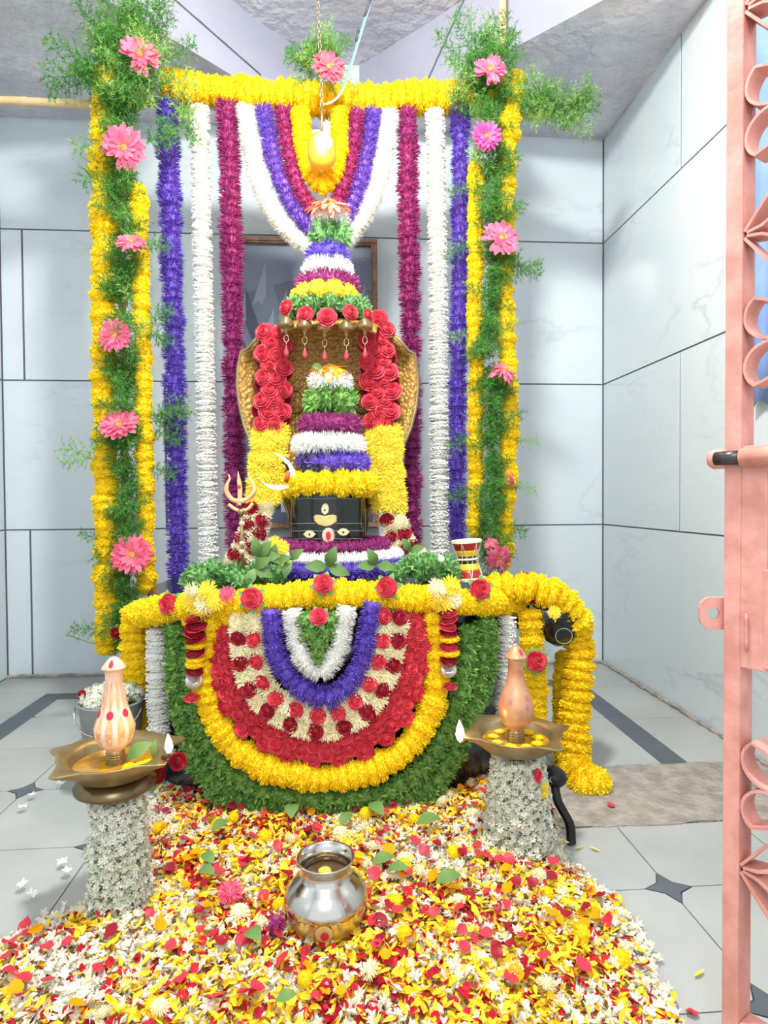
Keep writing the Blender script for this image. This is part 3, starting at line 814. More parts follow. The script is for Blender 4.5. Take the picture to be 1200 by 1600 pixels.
# fern columns with yellow borders and gerberas
def fern_thing(name, label, spots, base):
    g = thing(name, label, 'fern', base)
    for (x, y, dy, dx, dz, L, pale) in spots:
        d = Vector((dx, RND.uniform(-.75, -.1), dz)).normalized()
        part('fern_frond', RND.choice(FERNL if pale else FERN), g, TRS(P(x, y, YFR + dy), d, (L * 1.15, L * 1.15, L), RND.uniform(0, 6.28)))
    return g
def column(cx, y0, y1, n, sgn):
    sp = []
    for i in range(n):
        y = y0 + (y1 - y0) * (i + RND.random()) / n
        x = cx(y) + RND.uniform(-13, 13)
        sp.append((x, y, -.03 + RND.uniform(-.035, .02), RND.uniform(-.4, .4), RND.uniform(-1.0, .5), RND.uniform(.075, .115), RND.random() < .12))
    return sp
cl = lambda y: 196 + (y - 300) * .008
cr = lambda y: 766 - (y - 300) * .004
sp = column(cl, 120, 985, 205, -1)
for i in range(60):
    a = RND.uniform(0, 6.28); rr = sqrt(RND.random())
    sp.append((205 + 48 * rr * cos(a), 110 + 75 * rr * sin(a), -.04 + RND.uniform(-.03, .03), RND.uniform(-1, 1), RND.uniform(-.6, 1), RND.uniform(.09, .14), RND.random() < .3))
for x, y, dx, dz, L in ((150, 105, -1, .2, .14), (150, 120, -1, -.2, .15), (135, 130, -.9, -.5, .12), (165, 60, -.6, .7, .11), (205, 50, 0, 1, .13), (240, 60, .5, .9, .12), (250, 100, .9, .3, .13), (255, 130, 1, -.3, .13), (262, 150, .8, -.7, .13), (250, 180, .6, -.9, .12), (165, 215, -.8, -.8, .12), (165, 255, -.6, -1, .12), (225, 380, 1, -.3, .1), (230, 500, 1, .2, .11), (232, 520, 1, -.5, .11), (235, 660, 1, .25, .13), (237, 655, 1, .3, .14), (240, 670, .9, -.4, .11), (165, 710, -1, .1, .13), (150, 715, -1, -.2, .1), (235, 730, 1, -.3, .1), (165, 845, -1, .4, .08), (165, 985, -1, .1, .1), (235, 925, 1, -.2, .08), (228, 215, 1, -.4, .12), (275, 165, .6, -.8, .11), (285, 185, .5, -.9, .1)):
    sp.append((x, y, -.05, dx, dz, L, RND.random() < .3))
fern_thing('fern_column', 'tall column of asparagus fern on the left of the frame', sp, P(200, 985, YFR))
sp = column(cr, 130, 868, 185, 1)
for i in range(34):
    a = RND.uniform(0, 6.28); rr = sqrt(RND.random())
    sp.append((757 + 38 * rr * cos(a), 118 + 50 * rr * sin(a), -.04 + RND.uniform(-.03, .03), RND.uniform(-1, .8), RND.uniform(-.5, 1), RND.uniform(.085, .13), RND.random() < .3))
for i in range(34):
    t = RND.random()
    sp.append((790 + 105 * t, 165 + 18 * t + RND.uniform(-14, 14), -.03, RND.uniform(.3, 1), RND.uniform(-.7, .7), RND.uniform(.08, .125), RND.random() < .75))
for x, y, dx, dz, L in ((720, 95, -.9, .6, .11), (740, 75, -.3, 1, .11), (775, 70, .3, 1, .09), (735, 110, -1, 0, .1), (800, 410, 1, -.5, .1), (805, 425, 1, .1, .09), (802, 690, 1, 0, .08), (800, 760, 1, -.2, .08), (735, 290, -.8, -.4, .08), (735, 380, -.9, -.5, .1), (735, 520, -.8, -.3, .09), (735, 680, -.9, -.5, .1), (735, 760, -.9, -.5, .1)):
    sp.append((x, y, -.05, dx, dz, L, RND.random() < .3))
fern_thing('fern_column', 'column of asparagus fern on the right of the frame', sp, P(765, 870, YFR))
sp = []
for i in range(42):
    a = RND.uniform(0, 6.28); rr = sqrt(RND.random())
    sp.append((508 + 32 * rr * cos(a), 108 + 36 * rr * sin(a), -.03 + RND.uniform(-.03, .03), RND.uniform(-1, 1), RND.uniform(-.3, 1), RND.uniform(.06, .095), RND.random() < .6))
fern_thing('fern_tuft', 'tuft of pale asparagus fern at the middle of the top garland', sp, P(508, 140, YFR))
ygar = dict(rj=.16, jit=.12, dy=-.05)
strand('marigold_strand', 'outer yellow marigold strand along the left fern column', [(172, 105), (165, 190), (161, 300), (163, 420), (163, 560), (165, 700), (168, 850), (170, 1010)], POM, 40, .027, 'marigold', **ygar)
strand('marigold_strand', 'inner yellow marigold strand along the left fern column', [(215, 300), (219, 420), (223, 560), (226, 700), (228, 830), (229, 915)], POM, 28, .027, 'marigold', **ygar)
strand('marigold_strand', 'outer yellow marigold strand along the right fern column', [(805, 125), (796, 190), (792, 260), (788, 380), (789, 500), (795, 620), (793, 740), (788, 800), (786, 878)], POM, 33, .026, 'marigold', **ygar)
strand('marigold_strand', 'inner yellow marigold strand along the right fern column', [(742, 265), (743, 360), (742, 480), (744, 600), (744, 720), (743, 830)], POM, 26, .026, 'marigold', **ygar)
part_m = thing('marigold_clump', 'small yellow marigold clump where right column meets top garland', 'flower', P(776, 140, YFR))
for x, y in ((770, 146), (778, 140), (785, 134)): part('marigold', RND.choice(POM), part_m, TRS(P(x, y, YFR - .06), (0, -1, .2), S(11, YFR)))

GER = {}
def gerbera(label, x, y, r, face, mat=M_PINK, gap=None, droop=.1, seed=0, group='gerberas on the flower frame', Y=YFR - .135):
    g = thing('gerbera_daisy', label, 'flower', P(x, y, Y), group)
    rr = S(r, Y); mw = TRS(P(x, y, Y), Vector(face).normalized(), rr, seed * 1.3)
    me = make_gerbera(200 + seed, mat, gap, droop)
    put_gerbera(me, g, mw)
    mb = MB(); mb.tube([P(x, y, Y), P(x, y, Y) - Vector(face).normalized() * .03 + Vector((0, 0, -.01)), P(x + 2, y + 22, YFR - .03)], .0022, 6)
    part('stem', mb.mesh('stem', M_LEAF), g)
A, B = 'left', 'right'
gerbera('torn pink gerbera topmost on the left fern column', 219, 88, 33, (.25, -1, .2), M_PINK, [(2.4, .5), (-2.2, .35)], .1, 1)
gerbera('large pink gerbera second from top on the left fern column', 195, 232, 35, (0, -1, -.15), M_PINK, [(1.4, .3)], .05, 2)
gerbera('small folded pink gerbera third from top on the left column', 205, 379, 24, (.1, -.8, .6), M_PINK, [(4.2, .5)], .2, 3)
gerbera('pink gerbera fourth from top on the left fern column', 181, 525, 27, (-.1, -1, .1), M_PINK, None, .05, 4)
gerbera('wide flattened pink gerbera fifth from top on the left column', 186, 666, 31, (0, -.8, .62), M_PINK, None, .02, 5)
gerbera('deep pink gerbera lowest on the left fern column', 207, 867, 33, (.1, -1, .1), M_PINK, None, .05, 6)
gerbera('torn pink gerbera topmost on the right fern column', 765, 110, 27, (0, -1, .1), M_PINK, [(1.2, .45), (-1, .3)], .1, 7)
gerbera('bright pink double gerbera second from top on the right column', 760, 214, 25, (0, -1, 0), petal_mat('hot_pink_gerbera_petals', '#f06cb0', '#d8448c'), None, .0, 8)
gerbera('large pink gerbera third from top on the right fern column', 782, 374, 33, (.1, -1, .25), M_PINK, [(4.4, .25)], .1, 9)
gerbera('folded pink gerbera drooping on the right column middle', 787, 580, 23, (.2, -.6, .75), M_PINK, [(3.6, .4)], .5, 10)
gerbera('small pink gerbera seen edge on, right column', 799, 748, 15, (.9, -.5, .2), M_SALM, None, .3, 11)
gerbera('pink gerbera beside the little drum, lower right column', 778, 872, 24, (.2, -1, -.35), M_PINK, [(1.6, .4)], .15, 12)
gerbera('half closed pink gerbera just above the lowest right one', 768, 850, 13, (-.3, -.8, .4), M_PINK, [(.5, .8)], .4, 13)
gerbera('coral gerbera in fern tuft at middle of the top garland', 513, 106, 28, (.25, -1, .1), petal_mat('coral_gerbera_petals', '#f5677a', '#ee4c62'), [(2.9, .3)], .05, 14)

# ================================================================ HANGING LAMP on a chain
YL = 1.90
b0 = P(503, 163, YL)
mb = MB(); n = 14; q = 6
for k in range(n):
    a = 2 * pi * k / n
ring = MB(); vs = []; fs = []
for k in range(n):
    a = 2 * pi * k / n; c = Vector((.0048 * cos(a), 0, .0088 * sin(a))); d = Vector((cos(a), 0, sin(a)))
    for j in range(q):
        b = 2 * pi * j / q; vs.append(c + d * .0016 * cos(b) + Vector((0, .0016 * sin(b), 0)))
for k in range(n):
    for j in range(q): fs.append((k * q + j, ((k + 1) % n) * q + j, ((k + 1) % n) * q + (j + 1) % q, k * q + (j + 1) % q))
ring.add(vs, fs); LINK = ring.mesh('chain_link', M_CHAIN, True)
ch = thing('hanging_chain', 'metal chain hanging from the ceiling to the lit lamp', 'chain', b0)
z = b0.z; k = 0; xt = P(497, 0, YL).x
while z < ZH:
    f = (z - b0.z) / (2.2 - b0.z); part('chain_link', LINK, ch, Matrix.Translation((b0.x + (xt - b0.x) * f, YL, z)) @ Matrix.Rotation(pi / 2 * (k % 2) + .4, 4, 'Z')); z += .0143; k += 1
lc = P(503, 236, YL); lr = S(21.5, YL)
lamp = thing('hanging_lamp', 'glowing amber pot-shaped lamp hanging from the chain', 'lamp', b0)
mb = MB(); mb.lathe([(.05, 1.02), (.45, 1.05), (.8, .93), (.97, .6), (1, .1), (1, -.45), (.88, -.85), (.6, -1.08), (.2, -1.16), (.01, -1.17)][::-1], 28)
part('lamp_shell', mb.mesh('lamp_shell', M_GLASS, True), lamp, TRS(lc, None, lr))
mb = MB(); mb.lathe([(.01, -.62), (.4, -.5), (.62, -.1), (.6, .3), (.4, .6), (.01, .7)], 20)
part('lit_bulb', mb.mesh('lit_bulb', M_BULB, True), lamp, TRS(lc + Vector((.004, -lr * .66, .006)), None, lr))
mb = MB(); mb.tube([b0, lc + Vector((0, 0, lr * 1.0))], .004, 8)
part('hanger_rod', mb.mesh('hanger_rod', M_CHAIN, True), lamp)
pl_ = bpy.data.lights.new('lamp_glow', 'POINT'); pl_.energy = 8; pl_.color = (1, .55, .16); pl_.shadow_soft_size = .04
po = bpy.data.objects.new('lamp_glow', pl_); COL.objects.link(po); po.location = lc + Vector((0, -.05, -.02))
wr = thing('electric_wire', 'blue twin electric wire curling down to the lamp', 'wire', b0)
for off, m, nm in ((-.0022, M_BLUE, 'blue_strand'), (.0022, M_WIREW, 'grey_strand')):
    mb = MB(); pts = [p + Vector((off, 0, 0)) for p, t in spline([P(600, -60, YL), P(580, 0, YL), P(562, 58, YL), P(549, 100, YL), P(535, 140, YL - .01), P(522, 157, YL - .015), P(508, 163, YL - .01)], .012)]
    mb.tube(pts, .0021, 6); part(nm, mb.mesh(nm, m, True), wr)
for a, b in (((583, -10), (570, 26)), ((560, 48), (557, 64))):
    mb = MB(); mb.tube([P(*a, YL), P(*b, YL)], .005, 8); part('tape_wrap', mb.mesh('tape_wrap', M_WIREB, True), wr)

# ================================================================ STONE PEDESTAL with spout
cx, cy, pa, pb = PED
ped = thing('stone_pedestal', 'black stone pedestal under the garlands, with a rounded spout', 'pedestal', (cx, cy, 0))
def ell(prof, n=48):
    mb = MB(); mb.lathe(prof, n); mb.v = [(cx + x * pa, cy + y * pb, z) for x, y, z in mb.v]; return mb
ZR = .475
part('foot', ell([(.97, .0), (1, .02), (1, .09), (.97, .11)]).mesh('foot', M_BLACK, False), ped)
part('waist', ell([(.955, .11), (.94, .2), (.94, .32), (.955, .40)]).mesh('waist', M_BLACK, True), ped)
part('rim', ell([(.955, .40), (1, .41), (1, ZR - .01), (.98, ZR), (.3, ZR + .004), (.001, ZR + .004)]).mesh('rim', M_BLACK, False), ped)
spc = P(877, 986, 1.56)
mb = MB(); pts = [Vector((.40, 1.70, .425)), Vector((.46, 1.66, .42)), Vector((.52, 1.605, .412)), Vector((spc.x - .008, 1.575, spc.z + .02)), Vector((spc.x, 1.55, spc.z - .002)), Vector((spc.x + .003, 1.535, spc.z - .008))]
mb.tube([p for p, t in spline(pts, .02)], [.055] * 1, 20) if False else None
sp = spline(pts, .012); N = len(sp)
rs = [.046 + .014 * min(1, i / N * 1.6) for i in range(N)]
for i in range(5): rs[N - 1 - i] = rs[N - 6] * (sqrt(max(0, 1 - ((5 - i) / 5.4) ** 2)))
mb.tube([p for p, t in sp], rs, 22, ry=None)
spo = part('spout', mb.mesh('spout', M_BLACK, True), ped)
mb = MB(); vs = []; e = P(881, 990, 1.5); pts = []
for k in range(25):
    a = 2 * pi * k / 24; pts.append(P(881 + 13 * cos(a), 994 + 12 * sin(a), 1.505 + .004 * cos(a)))
mb.tube(pts, .0011, 5); part('pale_ring', mb.mesh('pale_ring', M_PALE), spo)  # thin pale grey ring on the spout end

# ---- lingam
YC = 1.83
lz = lambda y: P(513, y, YC).z
lx = P(513, 800, YC).x
LR = S(62.5, YC - .1) * .985
ling = thing('shiva_lingam', 'black polished stone lingam with painted eyes on the pedestal', 'idol', (lx, YC, ZR))
mb = MB(); zt = lz(768)
mb.lathe([(LR * .97, ZR), (LR, ZR + .01), (LR, zt), (LR * .96, zt + .02), (LR * .85, zt + .07), (LR * .7, zt + .14), (LR * .5, zt + .2), (LR * .25, zt + .26), (.001, zt + .28)], 56)
part('stone_shaft', mb.mesh('stone_shaft', M_BLACK, True), ling, Vector((lx, YC, 0)))
def onling(px, py, off=.0015):
    """point on the lingam's front"""
    d = ray(px, py); a = d.x ** 2 + d.y ** 2; b = -2 * (d.x * lx + d.y * YC); c = lx ** 2 + YC ** 2 - (LR + off) ** 2
    D = b * b - 4 * a * c
    t = (-b - sqrt(max(0, D))) / (2 * a); return CAM + d * t
def decal(name, out, m, off=.0012, th=.003, label=None, par=None):
    n = len(out); mb = MB(); cxm = sum(p[0] for p in out) / n; cym = sum(p[1] for p in out) / n
    vs = [onling(x, y, off) for x, y in out] + [onling(cxm + (x - cxm) * .9, cym + (y - cym) * .9, off + th) for x, y in out] + [onling(cxm, cym, off + th * 1.2)]
    fs = [(i, (i + 1) % n, n + (i + 1) % n, n + i) for i in range(n)] + [(n + i, n + (i + 1) % n, 2 * n) for i in range(n)]
    mb.add(vs, fs); return part(name, mb.mesh(name, m), par or ling, label=label)
def oval(x, y, a, b, n=18, pw=1.0): return [(x + a * math.copysign(abs(cos(t)) ** pw, cos(t)), y + b * math.copysign(abs(sin(t)) ** pw, sin(t))) for t in [2 * pi * k / n for k in range(n)]]
eye = lambda x, y: [(x - 10, y), (x - 5, y - 5), (x, y - 6), (x + 5, y - 5), (x + 10, y), (x + 5, y + 5), (x, y + 6), (x - 5, y + 5)]
for x, y in ((483.5, 835), (536.5, 831.5)):
    o = decal('painted_eye', eye(x, y), M_IVORY); decal('pupil', oval(x, y, 1.8, 1.9, 10), M_BLACK, .004, .001, par=o)
decal('forehead_mark', [(490, 807), (494, 804), (507, 806), (520, 804), (526, 806), (526, 815), (518, 821), (508, 823), (497, 820), (491, 814)], M_GOLD, label='gold boat-shaped forehead mark')
o = decal('flame_mark', [(502, 795), (504, 789), (508, 786), (512, 788), (514, 794), (513, 801), (507.5, 805), (502.5, 801)], M_IVORY, .0025)
decal('dot', oval(507.5, 797, 1.5, 1.6, 8), M_BLACK, .006, .001, par=o)
o = decal('sandal_mark', oval(513, 837, 10, 12.5), M_PASTE); decal('vermilion_dot', oval(513, 837, 4, 6.5), M_KUM, .0045, .0015, par=o)
for y in (779, 818, 829.5, 842):
    mb = MB(); mb.tube([onling(452 + k * 6.1, y + .3 * sin(k), .0006) for k in range(20)], .0006, 4)
    part('chalk_line', mb.mesh('chalk_line', M_PALE), ling)

# ---- flower rings: coils of one garland each
def coil(name, label, px, py, Y, hw, r_px, heads, pname, step=None, tilt=0.0, cat='garland', thick=.75, rj=.08, sy=1.0, kk=1.0):
    c = P(px, py, Y); r = S(r_px * 1.22, Y); R_ = max(.004, S(hw, Y) - r); g = thing(name, label, cat, c, None)
    step = step or r * 1.05; n = max(5, int(2 * pi * R_ / step))
    for k in range(n):
        a = 2 * pi * k / n
        p = c + Vector((R_ * cos(a), R_ * sin(a) * sy, tilt * R_ * sin(a)))
        s = r * RND.uniform(1 - rj, 1 + rj)
        part(pname, RND.choice(heads), g, TRS(p, Vector((-sin(a), cos(a) * sy, 0)).normalized(), (s, s * kk, 2 * pi * R_ / n * thick), RND.uniform(0, 6.28) if kk == 1 else 0))
    return g
# on the lingam, bottom to top
coil('marigold_ring', 'yellow marigold ring lowest on the lingam, just above the eyes', 516, 757, YC, 78, 18, POM, 'marigold')
coil('aster_ring', 'violet aster ring on the lingam', 520, 725, YC, 62, 17, VIO, 'aster')
coil('jasmine_ring_garland', 'wide white jasmine ring on the lingam between violet and magenta', 514, 695, YC, 61, 16, WFUZ, 'jasmine_cluster', step=.02)
coil('aster_ring', 'magenta aster ring on the lingam', 515, 665, YC, 53, 16, MAG, 'aster')
coil('leaf_ring', 'thick green leaf ring on the lingam', 516, 628, YC, 52, 26, GRN, 'leaf_sprig', step=.03)
coil('jasmine_ring_garland', 'small white jasmine ring near the top of the lingam', 516, 597, YC, 38, 15, WFUZ, 'jasmine_cluster', step=.02)
g = thing('yellow_flower', 'flattened yellow flower crowning the lingam', 'flower', P(514, 582, YC))
put_gerbera(make_gerbera(301, M_ORG, None, .45), g, TRS(P(514, 578, YC - .01), (0, -.25, 1), S(34, YC)))
mb = MB(); leaf(mb, P(505, 575, YC - .03), Vector((-1, -.2, .1)).normalized(), Vector((0, 0, 1)), Vector((0, -1, 0)), S(18, YC), S(6, YC)); part('leaf', mb.mesh('leaf', M_BAEL), g)
# around the lingam's foot
for nm, lb, y, hw, r, hd, pn in (('aster_ring', 'violet aster ring lying on the pedestal top around the lingam', 893, 98, 15, VIO, 'aster'), ('jasmine_ring_garland', 'white jasmine ring around the foot of the lingam', 876, 100, 14, WFUZ, 'jasmine_cluster'), ('aster_ring', 'magenta aster ring hugging the foot of the lingam', 858, 84, 13, MAG, 'aster')):
    c = P(520, y, YC - (.20 if y > 890 else .17)); g = thing(nm, lb, 'garland', (P(520, y, YC - .17).x, YC, c.z)); R_ = .195 if y > 890 else (.175 if y > 870 else .14); rr = S(r, YC)
    n = int(2 * pi * R_ / (rr * .95))
    for k in range(n):
        a = 2 * pi * k / n; part(pn, RND.choice(hd), g, TRS(Vector((c.x + R_ * cos(a) * 1.05, YC + R_ * sin(a), c.z + .0 * sin(a))), (-sin(a), cos(a), 0), (rr, rr, 2 * pi * R_ / n * .62), RND.uniform(0, 6)))

# ---- brass serpent hood
YH = 1.99
hood = thing('serpent_hood', 'embossed brass serpent hood rising behind the lingam', 'statue', (lx, YH, ZR))
hcx = 514
rows = [(845, 52, .0), (800, 60, .0), (765, 72, .0), (730, 93, .0), (700, 112, .0), (670, 124, .0), (640, 131, .0), (610, 134, .0), (585, 133, -.004), (560, 128, -.012), (540, 118, -.025), (522, 104, -.045), (508, 90, -.07), (498, 80, -.10), (494, 76, -.14), (497, 74, -.18), (504, 73, -.205)]
mb = MB(); nu = 28; vs = []; fs = []
for y, hw, dy in rows:
    for u in range(nu + 1):
        s = u / nu * 2 - 1
        Y = YH + dy - .075 * s * s * (1 if dy > -.05 else .3) + .0
        c = P(hcx, y, YH + dy); x = S(hw, YH + dy) * s
        vs.append((c.x + x, Y, c.z - (.03 * s * s if dy < -.02 else 0)))
for i in range(len(rows) - 1):
    for u in range(nu): fs.append((i * (nu + 1) + u, i * (nu + 1) + u + 1, (i + 1) * (nu + 1) + u + 1, (i + 1) * (nu + 1) + u))
mb.add(vs, fs); ho = part('hood_plate', mb.mesh('hood_plate', M_HOOD, True), hood)
sm = ho.modifiers.new('thick', 'SOLIDIFY'); sm.thickness = .009; sm.offset = 1
mb = MB(); edge = [Vector(vs[i * (nu + 1)]) for i in range(0, 13)]
for sd in (0, nu):
    m2 = MB(); m2.tube([Vector(vs[i * (nu + 1) + sd]) for i in range(0, 14)], .006, 8); part('rolled_edge', m2.mesh('rolled_edge', M_BRASS, True), hood)
for x in (461, 567):
    m2 = MB(); m2.tube([P(x + 15 * cos(2 * pi * k / 24), 626 + 18 * sin(2 * pi * k / 24), YH - .026) for k in range(25)], .005, 6)
    part('eye_spot', m2.mesh('eye_spot', M_HOOD, True), hood)
for x, y in ((447, 505), (476, 508), (507, 512), (541, 511), (570, 508)):
    Yh = YH - .225; c = P(x, y, Yh); r = S(11.5, Yh)
    m2 = MB(); m2.lathe([(.02, .95), (.45, .8), (.8, .4), (1, -.1), (1.02, -.42), (.7, -.55), (.35, -.7), (.2, -1.0), (.15, -1.5), (.01, -1.55)][::-1], 18, wob=lambda a, i: 1 + .08 * cos(a * 4))
    hd = part('serpent_head', m2.mesh('serpent_head', M_BRASS, True), hood, TRS(c, None, r))
    m2 = MB(); m2.tube([c + Vector((r * .32 * cos(t), 0, -r * 2.05 + r * .5 * sin(t))) for t in [2 * pi * k / 12 for k in range(13)]], r * .09, 5)
    m2.tube([c + Vector((0, 0, -r * 2.5)), c + Vector((0, 0, -r * 3.1))], r * .06, 5)
    part('hook', m2.mesh('hook', M_BRASS, True), hd)
    m2 = MB(); m2.lathe([(.01, .8), (.12, .4), (.3, -.1), (.36, -.5), (.25, -.8), (.01, -.92)][::-1], 12); part('drop_pendant', m2.mesh('drop_pendant', M_DRIP, True), hd, TRS(c + Vector((0, 0, -r * 3.6)), None, r))
# crown of rings on top of the hood
YK = 1.87
c0 = P(513, 470, YK)
coil('leaf_ring', 'green leaf ring holding roses, lowest on the hood crown', 512, 486, YK, 76, 19, GRNL, 'leaf_sprig', sy=.75)
coil('marigold_ring', 'yellow marigold ring on the hood crown', 510, 467, YK, 56, 17, POML, 'marigold')
coil('aster_ring', 'magenta aster ring on the hood crown', 513, 448, YK + .01, 53, 17, MAG, 'aster')
coil('jasmine_ring_garland', 'white jasmine ring at mid height on the hood crown', 512, 423, YK, 43, 17, WFUZ, 'jasmine_cluster', step=.02)
coil('aster_ring', 'violet aster ring on the hood crown', 512, 400, YK, 38, 15, VIO, 'aster')
coil('leaf_ring', 'round pale green leaf ball near the top of the hood crown', 516, 368, YK, 44, 24, GFUZ, 'leaf_sprig', step=.022)
coil('jasmine_ring_garland', 'small white jasmine ring right under the coral flower', 516, 342, YK, 33, 14, WFUZ, 'jasmine_cluster', step=.018)
gerbera('drooping salmon gerbera crowning the top of the hood', 515, 322, 38, (0, -.35, 1), M_SALM, None, .4, 21, group=None, Y=YK - .02)
for i, (x, y, r, fx, lb) in enumerate(((446, 480, 14, -.8, 'red rose at far left of the hood crown'), (476, 491, 15, -.3, 'red rose second from left on the hood crown'), (511, 495, 17, 0, 'red rose at the centre of the hood crown'), (548, 488, 14, .35, 'red rose right of centre on the hood crown'), (576, 492, 11, .9, 'red rose at far right of the hood crown'))):
    Yr = YK - .13 + .05 * abs(fx)
    g = thing('red_rose', lb, 'rose', P(x, y, Yr), 'roses on the hood crown')
    part('rose_head', ROSE[i % 3], g, TRS(P(x, y, Yr), Vector((fx, -1, .15)).normalized(), S(r, Yr), i))

# ---- long garlands hanging down both sides of the hood
def side_garland(label, top, mid, end, rose_w, Y):
    g = thing('rose_garland', label, 'garland', P(*top[0], Y))
    faced(g, [P(x, y, Y) for x, y in top], ROSE, S(15.5, Y), S(16.5, Y), 'rose', 2, S(rose_w, Y), 1)
    faced(g, [P(x, y, Y + .022) for x, y in top], ROSED, S(15, Y), S(20, Y), 'rose', 2, S(rose_w, Y), 1)
    for k in (-1, 0, 1):
        faced(g, [P(x + 16 * k, y + RND.uniform(-4, 4), Y + .012 * abs(k)) for x, y in mid], CHRY, S(16, Y), S(13, Y), 'yellow_chrysanthemum', 1, 0, .9)
    for i, (p, t) in enumerate(spline([P(x, y, Y) for x, y in end], S(8.5, Y))):
        for k in (-1, 1):
            rose = (i + (k > 0)) % 3 == 0
            part('rose' if rose else 'cream_chrysanthemum', RND.choice(ROSED if rose else CHR), g, TRS(p + Vector((S(11, Y) * k, -.01 * rose, RND.uniform(-.004, .004))), (rv(.5) + Vector((0, -1, 0))).normalized(), S(13 if rose else 15, Y), RND.uniform(0, 6)))
    return g
side_garland('red rose, yellow and cream garland down left side of serpent hood', [(430, 520), (427, 580), (425, 660)], [(422, 675), (418, 720), (412, 775)], [(405, 795), (392, 840), (372, 880)], 22, 1.86)
side_garland('red rose, yellow and cream garland down right side of serpent hood', [(586, 500), (592, 560), (594, 610), (597, 658)], [(600, 675), (604, 730), (608, 790)], [(615, 815), (628, 850), (650, 872)], 22, 1.86)

# ---- crescent ornament
ctr = (432, 738)
cr_ = thing('crescent_ornament', 'white crescent moon ornament left of the lingam', 'ornament', P(455, 765, 1.69))
def arc2(p0, p1, p2, n=10): return [((1 - t) ** 2 * p0[0] + 2 * t * (1 - t) * p1[0] + t * t * p2[0], (1 - t) ** 2 * p0[1] + 2 * t * (1 - t) * p1[1] + t * t * p2[1]) for t in [k / n for k in range(n + 1)]]
def flat(name, out, Y, th, m, par):
    mb = MB(); n = len(out); f = [P(x, y, Y) for x, y in out]; b = [p + Vector((0, th, 0)) for p in f]
    mb.add(f + b, [tuple(range(n)), tuple(range(2 * n - 1, n - 1, -1))] + [(i, i + n, (i + 1) % n + n, (i + 1) % n) for i in range(n)])
    o = part(name, mb.mesh(name, m), par); return o
flat('upper_horn', arc2((428, 707), (456, 714), (462, 742)) + arc2((452, 746), (454, 724), (428, 707))[:-1], 1.69, .006, M_WHITE, cr_)
flat('lower_horn', arc2((400, 742), (412, 762), (447, 757)) + arc2((452, 761), (424, 776), (400, 742))[:-1], 1.688, .006, M_WHITE, cr_)
mb = MB(); mb.tube([P(x, y, 1.688) for x, y in ((441, 722), (448, 727), (451, 735))], .003, 6); part('snake_loop', mb.mesh('snake_loop', M_IRONB, True), cr_)
mb = MB(); mb.tube([P(x, y, 1.686) for x, y in ((451, 737), (449, 745), (446, 754))], [.005, .007, .006], 8); part('snake_body', mb.mesh('snake_body', M_ORANGE, True), cr_)

# ---- trident
YT = 1.58
tri = thing('trident', 'cream painted brass trident standing left of the lingam', 'trident', P(380, 905, YT))
def tp(*p): return [P(x, y, YT) for x, y in p]
mb = MB(); mb.tube(tp((377, 798), (378, 840), (380, 905)), .0042, 10); part('shaft', mb.mesh('shaft', M_BRASS, True), tri)
_c = spline(tp((374, 790), (375, 765), (373, 748), (372, 736)), .005); mb = MB(); mb.tube([p for p, t in _c], [.006 * min(1, (len(_c) - .6 - i) / 6) for i in range(len(_c))], 10); part('centre_prong', mb.mesh('centre_prong', M_PRONG, True), tri)
for pts, in ((((375, 784), (362, 780), (354, 768), (355, 757), (359, 748), (357, 741)),), (((375, 784), (388, 779), (397, 768), (395, 756), (389, 746), (388, 738)),)):
    sp = spline(tp(*pts), .005); mb = MB(); mb.tube([p for p, t in sp], [.006 * (1 - .75 * max(0, (i / (len(sp) - 1) - .55) / .45)) for i in range(len(sp))], 8)
    part('side_prong', mb.mesh('side_prong', M_PRONG, True), tri)
mb = MB(); mb.tube([p for p, t in spline(tp((357, 788), (368, 796), (378, 798), (388, 795), (395, 786)), .005)], .0045, 8); part('lower_curl', mb.mesh('lower_curl', M_PRONG, True), tri)
mb = MB(); mb.lathe([(.005, -.008), (.009, -.004), (.009, .003), (.006, .007)], 14); part('collar', mb.mesh('collar', M_BRASS, True), tri, P(377, 800, YT))
for y in (818, 849, 862): part('cream_ring', mb.mesh('cream_ring', M_PASTE, True), tri, TRS(P(378, y, YT), None, .8))
mb = MB(); mb.lathe([(.0035, 0), (.003, .001), (.001, .0015)], 10); part('vermilion_dot', mb.mesh('vermilion_dot', M_KUM), tri, TRS(P(374.5, 761, YT) + Vector((0, -.0058, 0)), (0, -1, 0), (1, 1.4, 1)))

# ---- little hourglass drum
YD = 1.60
dz = lambda y: P(730, y, YD).z
tilt = Matrix.Translation(P(733, 904, YD)) @ Matrix.Rotation(-.07, 4, 'Y')
H = dz(846) - dz(904); k = S(1, YD)
drum = thing('hourglass_drum', 'small red, yellow and green hourglass drum on the pedestal', 'drum', P(733, 904, YD))
prof = [(21.5 * k, 0), (18.5 * k, H * .2), (15 * k, H * .42), (14 * k, H * .5), (15.5 * k, H * .62), (19.5 * k, H * .82), (22.5 * k, H)]
def pr(z):
    for (r0, z0_), (r1, z1_) in zip(prof, prof[1:]):
        if z0_ <= z <= z1_ + 1e-9: return r0 + (r1 - r0) * (z - z0_) / (z1_ - z0_)
    return prof[-1][0]
for a, b, m, nm in ((0, .24, M_DRED, 'red_band'), (.24, .42, M_DYEL, 'yellow_band'), (.42, .62, M_DGRN, 'green_band'), (.62, .78, M_DYEL, 'yellow_band'), (.78, .97, M_DRED, 'red_band')):
    m2 = MB(); m2.lathe([(pr(H * (a + (b - a) * t)), H * (a + (b - a) * t)) for t in (0, .25, .5, .75, 1)], 26); part(nm, m2.mesh(nm, m, True), drum, tilt)
